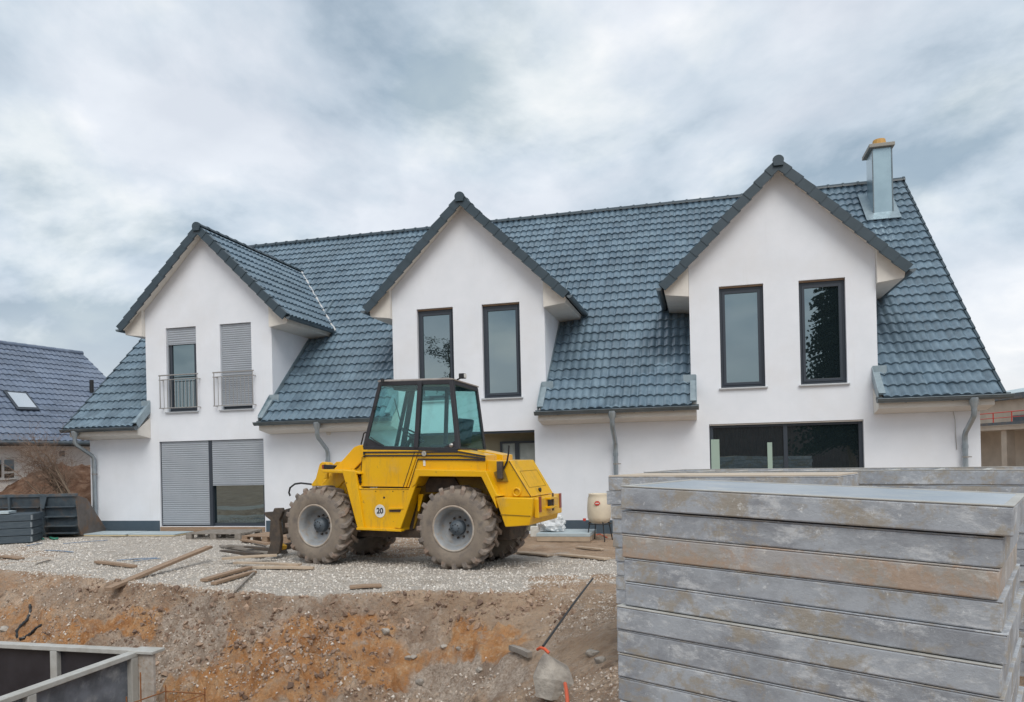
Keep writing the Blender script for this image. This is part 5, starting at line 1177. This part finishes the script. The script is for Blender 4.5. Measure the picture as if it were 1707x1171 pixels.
# the bucket's back faces the viewer: y = 0 front lip up
BW = 2.6
back = [(.02, 1.05), (.0, 1.00), (.10, .55), (.12, .25), (.20, .05), (.40, .0), (1.0, .0)]
mb = MB()
for (y0, z0), (y1, z1) in zip(back, back[1:]): mb.prism([(-BW, y0, z0), (-BW, y1, z1), (-BW, y1+.02, z1+.02), (-BW, y0+.025, z0)], (BW-.002, 0, 0))
mb.build('shell', M['bucket'], bk)
for x, m_ in ((-.02, 'bucketrust'), (-BW-.03, 'bucketrust')): MB().prism([(x, .0, 1.04), (x, .08, .55), (x, .10, .25), (x, .19, .03), (x, .40, -.01), (x, 1.05, -.01), (x, 1.12, .12), (x, .42, .92)], (.03, 0, 0)).build('side_plate', M[m_], bk, .004)
MB().box((-BW-.03, -.03, 1.0), (.03, .06, 1.07)).build('top_edge', M['bucket'], bk, .006)
for z_ in (.74, .5, .27, .1): MB().box((-.80, -.01, z_), (-.03, .14, z_+.025)).build('rib', M['bucket'], bk)
MB().box((-BW, -.012, .74), (-.95, .10, .765)).build('rib', M['bucket'], bk)
for x in (-.88, -1.72): MB().prism([(x, -.06, 1.0), (x, .0, 1.0), (x, .12, .25), (x, .20, .03), (x, .08, .02), (x, -.02, .40), (x, -.05, .70)], (.05, 0, 0)).build('bracket', M['bucket'], bk, .004)
MB().prism([(-.86, -.055, 1.0), (-.70, -.055, 1.0), (-.78, -.055, .72), (-.86, -.055, .72)], (0, .03, 0)).build('gusset', M['bucket'], bk)
# dark boards
q0 = ld((50-853.5)*17.0/FF, 17.0)
for i in range(4):
    z_ = GZ+.02+i*.165; r_ = empty('dark_board', (q0.x+.02*(i % 2), q0.y, z_), YAW+.28, label=f'dark slate board, {["lowest", "second from below", "third from below", "uppermost"][i]} of the pile beside the bucket', cat='board', group='dark boards piled beside the bucket')
    MB().box((-2.4, 0, 0), (0, .8, .155)).build('slab', M['slate'], r_, .008); MB().box((-.02, -.012, .02), (.014, .04, .13)).build('corner_strap', M['zinc'], r_)
tag(MB().box((-1.5, 0, 0), (-.45, .5, .05)).build('insulation_board', M['insul']), 'pale blue board on top of the dark boards', 'board'); o = bpy.data.objects['insulation_board.002'] if 'insulation_board.002' in bpy.data.objects else None
ib = [x for x in bpy.data.objects if x.get('label') == 'pale blue board on top of the dark boards'][0]; ib.location = (q0.x, q0.y, GZ+.69); ib.rotation_euler = (0, 0, YAW+.28)
for i, (p0, p1, p2) in enumerate((((54, 893), (62, 899), (72, 901)), ((84, 899), (90, 901), (96, 900)))):
    tag(MB().tube([gp(*p, .03) for p in (p0, p1, p2)], .03, 6).build('plastic_scrap', M['green']), ['long scrap of green plastic before the bucket', 'short scrap of green plastic before the bucket'][i], 'plastic')

# ------------------------------------------------------------------ earth mound and bare shrub
mc = ld((90-853.5)*22.0/FF, 22.0); N_ = 90
uu, vv = np.meshgrid(np.linspace(-1, 1, N_), np.linspace(-1, 1, N_), indexing='ij')
sx, sy = 4.4, 2.9; X_, Y_ = uu*sx, vv*sy; rr = np.sqrt((X_/sx)**2+(Y_/sy)**2)
H1 = 1.95*np.clip(1-np.sqrt(((X_-.55)/2.9)**2+(Y_/2.3)**2), 0, 1)**.62; H2 = 1.15*np.clip(1-np.sqrt(((X_+2.3)/2.2)**2+(Y_/2.3)**2), 0, 1)**.8
H = np.maximum(H1, H2); H = H+np.where(H > .03, fbm(X_*1.6+3, Y_*1.6, 5, 3.)*.34*np.clip(H*2, 0, 1)+fbm(X_*5, Y_*5, 4, 8.)*.05*np.clip(H*2, 0, 1), -.06)
V = np.stack([mc.x+X_*math.cos(YAW)-Y_*math.sin(YAW), mc.y+X_*math.sin(YAW)+Y_*math.cos(YAW), GZ+H], -1).reshape(-1, 3); idx = np.arange(N_*N_).reshape(N_, N_)
Fq = np.stack([idx[:-1, :-1], idx[1:, :-1], idx[1:, 1:], idx[:-1, 1:]], -1).reshape(-1, 4)
np_mesh('earth_mound', V, Fq, mat('mound_earth', (.085, .045, .03), (.19, .115, .078), 2.4, .95, .9, 14, c3=(.27, .185, .135), scale3=5, w3=.15, spec=.1, bdist=.05), smooth=True, kind='structure')
def branchy(mb, p, d_, L, r, depth, rr, spread=.55, droop=0., twigs=3):
    n_ = 4; pts = [p]; rs = [r]; q = p.copy(); dd = d_.copy()
    for k in range(n_):
        dd = (dd+Vector((rr.gauss(0, .12), rr.gauss(0, .12), rr.gauss(0, .10)-droop))).normalized(); q = q+dd*(L/n_); pts.append(q.copy()); rs.append(r*(1-.55*(k+1)/n_))
    mb.tube(pts, rs, 5 if depth < 2 else 3, cap=False)
    if depth <= 0: return
    for k in range(twigs+rr.randint(0, 2)):
        i = rr.randint(1, n_); b_ = pts[i]; nd_ = (dd+Vector((rr.gauss(0, spread), rr.gauss(0, spread), rr.gauss(0, spread)))).normalized()
        branchy(mb, b_, nd_, L*rr.uniform(.45, .75), rs[i]*.75, depth-1, rr, spread, droop, twigs)
rr = random.Random(4); sh = empty('bare_shrub', ld((118-853.5)*18.95/FF, 18.95, GZ+.35), YAW, label='bare reddish shrub leaning left over the earth mound', cat='shrub')
st_ = MB(); tw = MB()
for k in range(14):
    d_ = Vector((-.34+rr.gauss(0, .13), rr.gauss(0, .12), 1)).normalized(); base = Vector((rr.uniform(.05, .55), rr.uniform(-.15, .15), -.35)); L = rr.uniform(1.5, 2.1); pts = [base+d_*L*t_+Vector((-.25*t_*t_, 0, 0)) for t_ in (0, .35, .7, 1)]
    st_.tube(pts, [.03, .026, .02, .014], 6)
    for j in range(4): branchy(tw, pts[2+j % 2], (d_+Vector((rr.gauss(-.45, .45), rr.gauss(0, .4), rr.gauss(-.05, .3)))).normalized(), rr.uniform(.5, .85), .011, 3, rr, .6, .02, 3)
st_.build('stem', M['bark'], sh); tw.build('twigs', M['twig'], sh)
def bare_tree(P, hgt, label, seed, name='bare_tree', group=None):
    rr = random.Random(seed); t = empty(name, P, 0, label=label, cat='tree', group=group); a = MB(); b_ = MB()
    a.tube([Vector((0, 0, 0)), Vector((.1, 0, hgt*.3)), Vector((-.05, .1, hgt*.62))], [hgt*.022, hgt*.017, hgt*.010], 8); a.build('trunk', M['bark'], t)
    for k in range(11):
        z_ = hgt*rr.uniform(.28, .62); an = rr.uniform(0, 6.28); branchy(b_, Vector((0, 0, z_)), Vector((math.cos(an)*.8, math.sin(an)*.8, rr.uniform(.5, 1.3))).normalized(), hgt*.28, hgt*.007, 3, rr, .45, 0, 3)
    b_.build('crown', M['twig'], t); return t
bare_tree(ld((-2-853.5)*44/FF, 44, GZ), 9.2, 'bare tree whose twigs show above the left end of the neighbour roof', 11)
bare_tree(ld((172-853.5)*48/FF, 48, GZ), 7.6, 'faint bare tree between the neighbour roof and the long house', 12)

# ------------------------------------------------------------------ neighbour house at left
P0 = Vector((-14.6, 21.4)); R0 = Vector((-17.6, 25.8)); ud = Vector((.39, .92)).normalized(); pd = Vector((ud.y, -ud.x))*-1
zr_ = float((CC+ray(0, 572)*25.8)[2]); zr2 = zr_; ze_ = float((CC+ray(0, 735)*21.4)[2]); wdt = (R0-P0).dot(pd)
end = R0+ud*3.1; LNb = 16
nb = empty('neighbour_house', ld(end.x, end.y, 0), 0, label='cream house with a slate blue tiled roof and a skylight beyond the mound', cat='house')
def nbp(a, w_, z): q = end-ud*a-pd*w_; return ld(q.x, q.y, z)-nb.location
U_ = (nbp(1, 0, 0)-nbp(0, 0, 0)); ev = nbp(0, wdt, ze_); rg = nbp(0, 0, zr_)
nrf = tile_patch('roof', ev, U_, rg-ev, LNb, (rg-ev).length, M['tile2'], nb, per=.20, g=.33, amp=.022, lip=.03, nw=6)
mb = MB(); dn = Vector((0, 0, -.14)); mb.loft([nbp(0, wdt, ze_-.03), nbp(LNb, wdt, ze_-.03), nbp(LNb, 0, zr_-.03), nbp(0, 0, zr_-.03)], [nbp(0, wdt, ze_-.15), nbp(LNb, wdt, ze_-.15), nbp(LNb, 0, zr_-.15), nbp(0, 0, zr_-.15)])
mb.build('underlay', M['deck'], nrf)
MB().loft([nbp(0, 0, zr_-.03), nbp(LNb, 0, zr_-.03), nbp(LNb, -wdt, ze_), nbp(0, -wdt, ze_)], [nbp(0, 0, zr_-.15), nbp(LNb, 0, zr_-.15), nbp(LNb, -wdt, ze_-.12), nbp(0, -wdt, ze_-.12)]).build('rear_slope', M['tile2'], nrf)
mb = MB()
for a in np.arange(0, LNb, .36): mb.tube([nbp(a, 0, zr_+.0), nbp(min(a+.38, LNb), 0, zr_-.01)], .10, 8)
mb.build('ridge', M['tile2'], nrf)
MB().tube([nbp(-.02, wdt+.06, ze_-.06), nbp(LNb, wdt+.06, ze_-.06)], .065, 10).build('gutter', M['gutter'], nb)
wl_ = [nbp(.25, wdt-.45, GZ-.2), nbp(.25, wdt-.45, ze_+.1), nbp(.25, 0, zr_-.3), nbp(.25, -wdt+.45, ze_+.1), nbp(.25, -wdt+.45, GZ-.2)]
MB().prism(wl_, nbp(LNb-.25, 0, 0)-nbp(.25, 0, 0)).build('wall', M['cream'], nb)
MB().loft([nbp(.1, wdt-.46, ze_-.20), nbp(LNb-.2, wdt-.46, ze_-.2), nbp(LNb-.2, wdt-.02, ze_-.17), nbp(.1, wdt-.02, ze_-.17)], [nbp(.1, wdt-.46, ze_-.16), nbp(LNb-.2, wdt-.46, ze_-.16), nbp(LNb-.2, wdt-.02, ze_-.155), nbp(.1, wdt-.02, ze_-.155)]).build('soffit', M['soffit'], nb)
n3 = (nbp(0, wdt-.45, 0)-nbp(0, wdt-.46, 0)).normalized()
def nb_plane(px, py, off, n_, P): return Vector(onplane(px, py, P, n_))
nP = nbp(0, wdt-.45, 2)+nb.location; nn_ = Vector((pd.x, pd.y)); nN = nbp(0, 1, 0)-nbp(0, 0, 0)
def wq(px, py, o=.0): return Vector(onplane(px, py, nP+nN*o, nN))-nb.location
def quadbox(a, b_, c_, d_, t_, name, m_, par): return MB().loft([a, b_, c_, d_], [p+nN*t_ for p in (a, b_, c_, d_)]).build(name, m_, par)
fo = quadbox(wq(-14, 764), wq(27, 762), wq(27, 799), wq(-14, 802), .06, 'window', M['white'], nb)
quadbox(wq(7, 767, .061), wq(23, 766, .061), wq(23, 785, .061), wq(7, 786, .061), .012, 'pane', M['pane'], fo); quadbox(wq(7, 790, .061), wq(23, 789, .061), wq(23, 796, .061), wq(7, 797, .061), .012, 'pane', M['pane'], fo)
quadbox(wq(-12, 768, .061), wq(2, 767, .061), wq(2, 796, .061), wq(-12, 797, .061), .012, 'pane', M['pane'], fo)
quadbox(wq(99, 752), wq(107, 752), wq(107, 761), wq(99, 761), .03, 'small_window', M['slate'], nb)
# skylight and vent in the roof plane
rN = (U_.cross(rg-ev)).normalized(); rN = rN if rN.z > 0 else -rN; rP = ev+nb.location
def rq(px, py, o=.05): return Vector(onplane(px, py, rP+rN*o, rN))-nb.location
A = [rq(6, 651, .09), rq(44, 654, .09), rq(67, 683, .09), rq(29, 682, .09)]; fo = MB().loft(A, [p-rN*.12 for p in A]).build('skylight', M['frame'], nrf)
ce = sum(A, Vector())/4; Bq = [ce+(p-ce)*.80+rN*.012 for p in A]; MB().loft(Bq, [p-rN*.008 for p in Bq]).build('pane', M['skyglass'], fo)
q = rq(153, 655, 0); MB().tube([q, q+Vector((0, 0, .45))], .07, 10).build('vent_pipe', M['black'], nrf)

# ------------------------------------------------------------------ concrete building at right
cb = ld(17.8, 26, 0); rb = empty('concrete_building', cb, YAW, label='unfinished beige concrete building with a red railed balcony beyond the long house', cat='building')
# local axes: x lateral, y depth; the wall face runs away from the viewer and looks left
zr_ = float((CC+ray(1707, 659)*26)[2])
MB().prism([(1.3, -8, -.3), (1.3, -8, zr_), (1.3, 9, zr_), (1.3, 9, -.3)], (9, 0, 0)).build('wall', M['concrete'], rb)
MB().box((1.0, -8.2, zr_), (10.6, 9.2, zr_+.22)).build('roof_edge', M['bucket'], rb, .01)
MB().prism([(1.4, -8, zr_+.221), (10, -8, zr_+.221), (10, -8, zr_+1.5)], (0, 17, 0)).build('roof', M['insul'], rb)
zs1, zs0 = float((CC+ray(1700, 704)*26)[2]), float((CC+ray(1700, 716)*26)[2])
MB().box((-.35, -8, zs0), (1.299, 8, zs1-.08)).build('balcony_slab', M['concrete'], rb, .01)
MB().box((-.42, -8, zs1-.07), (-.36, 8, zs1+.03)).build('balcony_edge', M['bucket'], rb)
zt_ = float((CC+ray(1700, 686)*26)[2])
mb = MB(); mb.tube([(-.4, -8, zt_), (-.4, 8, zt_)], .018, 6); mb.tube([(-.4, -8, (zt_+zs1)/2), (-.4, 8, (zt_+zs1)/2)], .014, 6)
for y_ in np.arange(-8, 8.1, 1.0): mb.tube([(-.4, y_, zs1), (-.4, y_, zt_)], .02, 6)
mb.build('railing', M['redpl'], rb)
for y_ in (-3.2, .6, 4.6): MB().box((-.2, y_, -.2), (.1, y_+.3, zs0)).build('column', M['concrete'], rb, .01)
MB().box((1.24, -1.2, .2), (1.299, 1.0, zs0-.4)).build('garage_door', M['garage'], rb)
MB().box((1.24, -1.5, zs1+.0), (1.299, -.4, zt_+.15)).build('balcony_door', M['slate'], rb)
MB().box((1.25, 1.6, zs1+.1), (1.299, 2.4, zt_-.05)).build('upper_window', M['slate'], rb)
MB().box((.2, -8, .2), (1.2, 8, .85)).build('parapet', M['white'], rb)

# ------------------------------------------------------------------ behind the viewer: what the panes reflect
def spruce(P, hgt, rad, label, seed, name='spruce_tree'):
    rr = random.Random(seed); t = empty(name, P, 0, label=label, cat='tree'); MB().tube([(0, 0, 0), (0, 0, hgt*.5), (.05, 0, hgt*.98)], [.22, .14, .02], 8).build('trunk', M['bark'], t)
    vs, fs = [], []
    n_ = 2600
    for k in range(n_):
        z_ = hgt*(.12+.87*rr.random()); R1 = rad*(1-z_/hgt)**.75*rr.uniform(.55, 1.15)+.12; an = rr.uniform(0, 6.283)
        d_ = Vector((math.cos(an), math.sin(an), 0)); s_ = Vector((-d_.y, d_.x, 0))
        for j in range(9):
            f = (j+1)/9; c_ = Vector((0, 0, z_))+d_*R1*f+Vector((0, 0, -.30*R1*f*f+.10*R1*f)); w_ = .19*(1.1-f*.6)*(rad/2.4)
            for sg in (-1, 1):
                tip = c_+s_*sg*w_*rr.uniform(.6, 1.3)+d_*.12+Vector((0, 0, rr.uniform(-.22, -.02))); b0 = len(vs); vs += [c_, c_+d_*.09, tip, c_+Vector((0, 0, -.10))-d_*.04]; fs += [(b0, b0+1, b0+2, b0+3)]
    m_ = MB(); m_.v = [tuple(v) for v in vs]; m_.f = fs; m_.sm = [False]*len(fs); m_.build('crown', M['needle'], t); return t
def reflected(px, py, D):              # point seen in the facade's panes, D metres before the facade
    p = atY(px, py, 0); d_ = p-CC; t = D/abs(d_[1]); return Vector((p[0]+d_[0]*t, -D, p[2]+d_[2]*t))
q = reflected(1416, 540, 30); spruce((q.x, q.y, GZ), 17, 3.3, 'tall dark spruce mirrored in the far right upper pane', 5)
q = reflected(746, 595, 42)
def pine(P, hgt, label, seed):
    rr = random.Random(seed); t = empty('pine_tree', P, 0, label=label, cat='tree'); a = MB(); a.tube([(0, 0, 0), (.15, 0, hgt*.5), (-.1, 0, hgt*.95)], [.22, .16, .05], 8); a.build('trunk', M['bark'], t)
    m_ = MB()
    for k in range(24):
        z_ = hgt*rr.uniform(.58, 1.0); an = rr.uniform(0, 6.28); r_ = rr.uniform(.2, 1.5); c_ = Vector((math.cos(an)*r_, math.sin(an)*r_, z_))
        for j in range(170):
            v = Vector((rr.gauss(0, .38), rr.gauss(0, .38), rr.gauss(0, .22))); a_ = Vector((rr.gauss(0, 1), rr.gauss(0, 1), rr.gauss(0, .6))).normalized()*.11; b_ = Vector((rr.gauss(0, 1), rr.gauss(0, 1), rr.gauss(0, .6))).normalized()*.08
            m_.add([c_+v, c_+v+a_, c_+v+a_+b_, c_+v+b_], [(0, 1, 2, 3)])
    m_.build('crown', M['needle'], t); return t
pine((q.x, q.y, GZ), q.z-GZ+1.6, 'round headed pine mirrored in the left upper pane of the middle gable', 8)
shd = empty('storage_shed', (4, -46, GZ-.05), 0, label='long dark clad shed behind the viewer mirrored low in the panes', cat='shed')
mb = MB(); per = .25
for k in range(int(90/per)):
    x = -45+k*per; mb.add([(x, 0, 0), (x+per*.5, -.06, 0), (x+per, 0, 0), (x, 0, 6.2), (x+per*.5, -.06, 6.2), (x+per, 0, 6.2)], [(0, 1, 4, 3), (1, 2, 5, 4)])
mb.build('cladding', M['shed'], shd); MB().box((-45.3, -12, 6.2), (45.3, .4, 6.5)).build('roof', M['deck'], shd); MB().box((-45, -11.8, 0), (45, -.1, 6.19)).build('core', M['shed'], shd)
p0 = reflected(1245, 745, 20); lastz = GZ
for i in range(6): pallet(p0.x-.6, p0.y-.4, GZ+.01+i*.15, .1*(i % 2), f'wooden pallet mirrored in the lower right panes, {ORD[5-i]} of its pile', group='pallets piled behind the viewer', m_='wood')
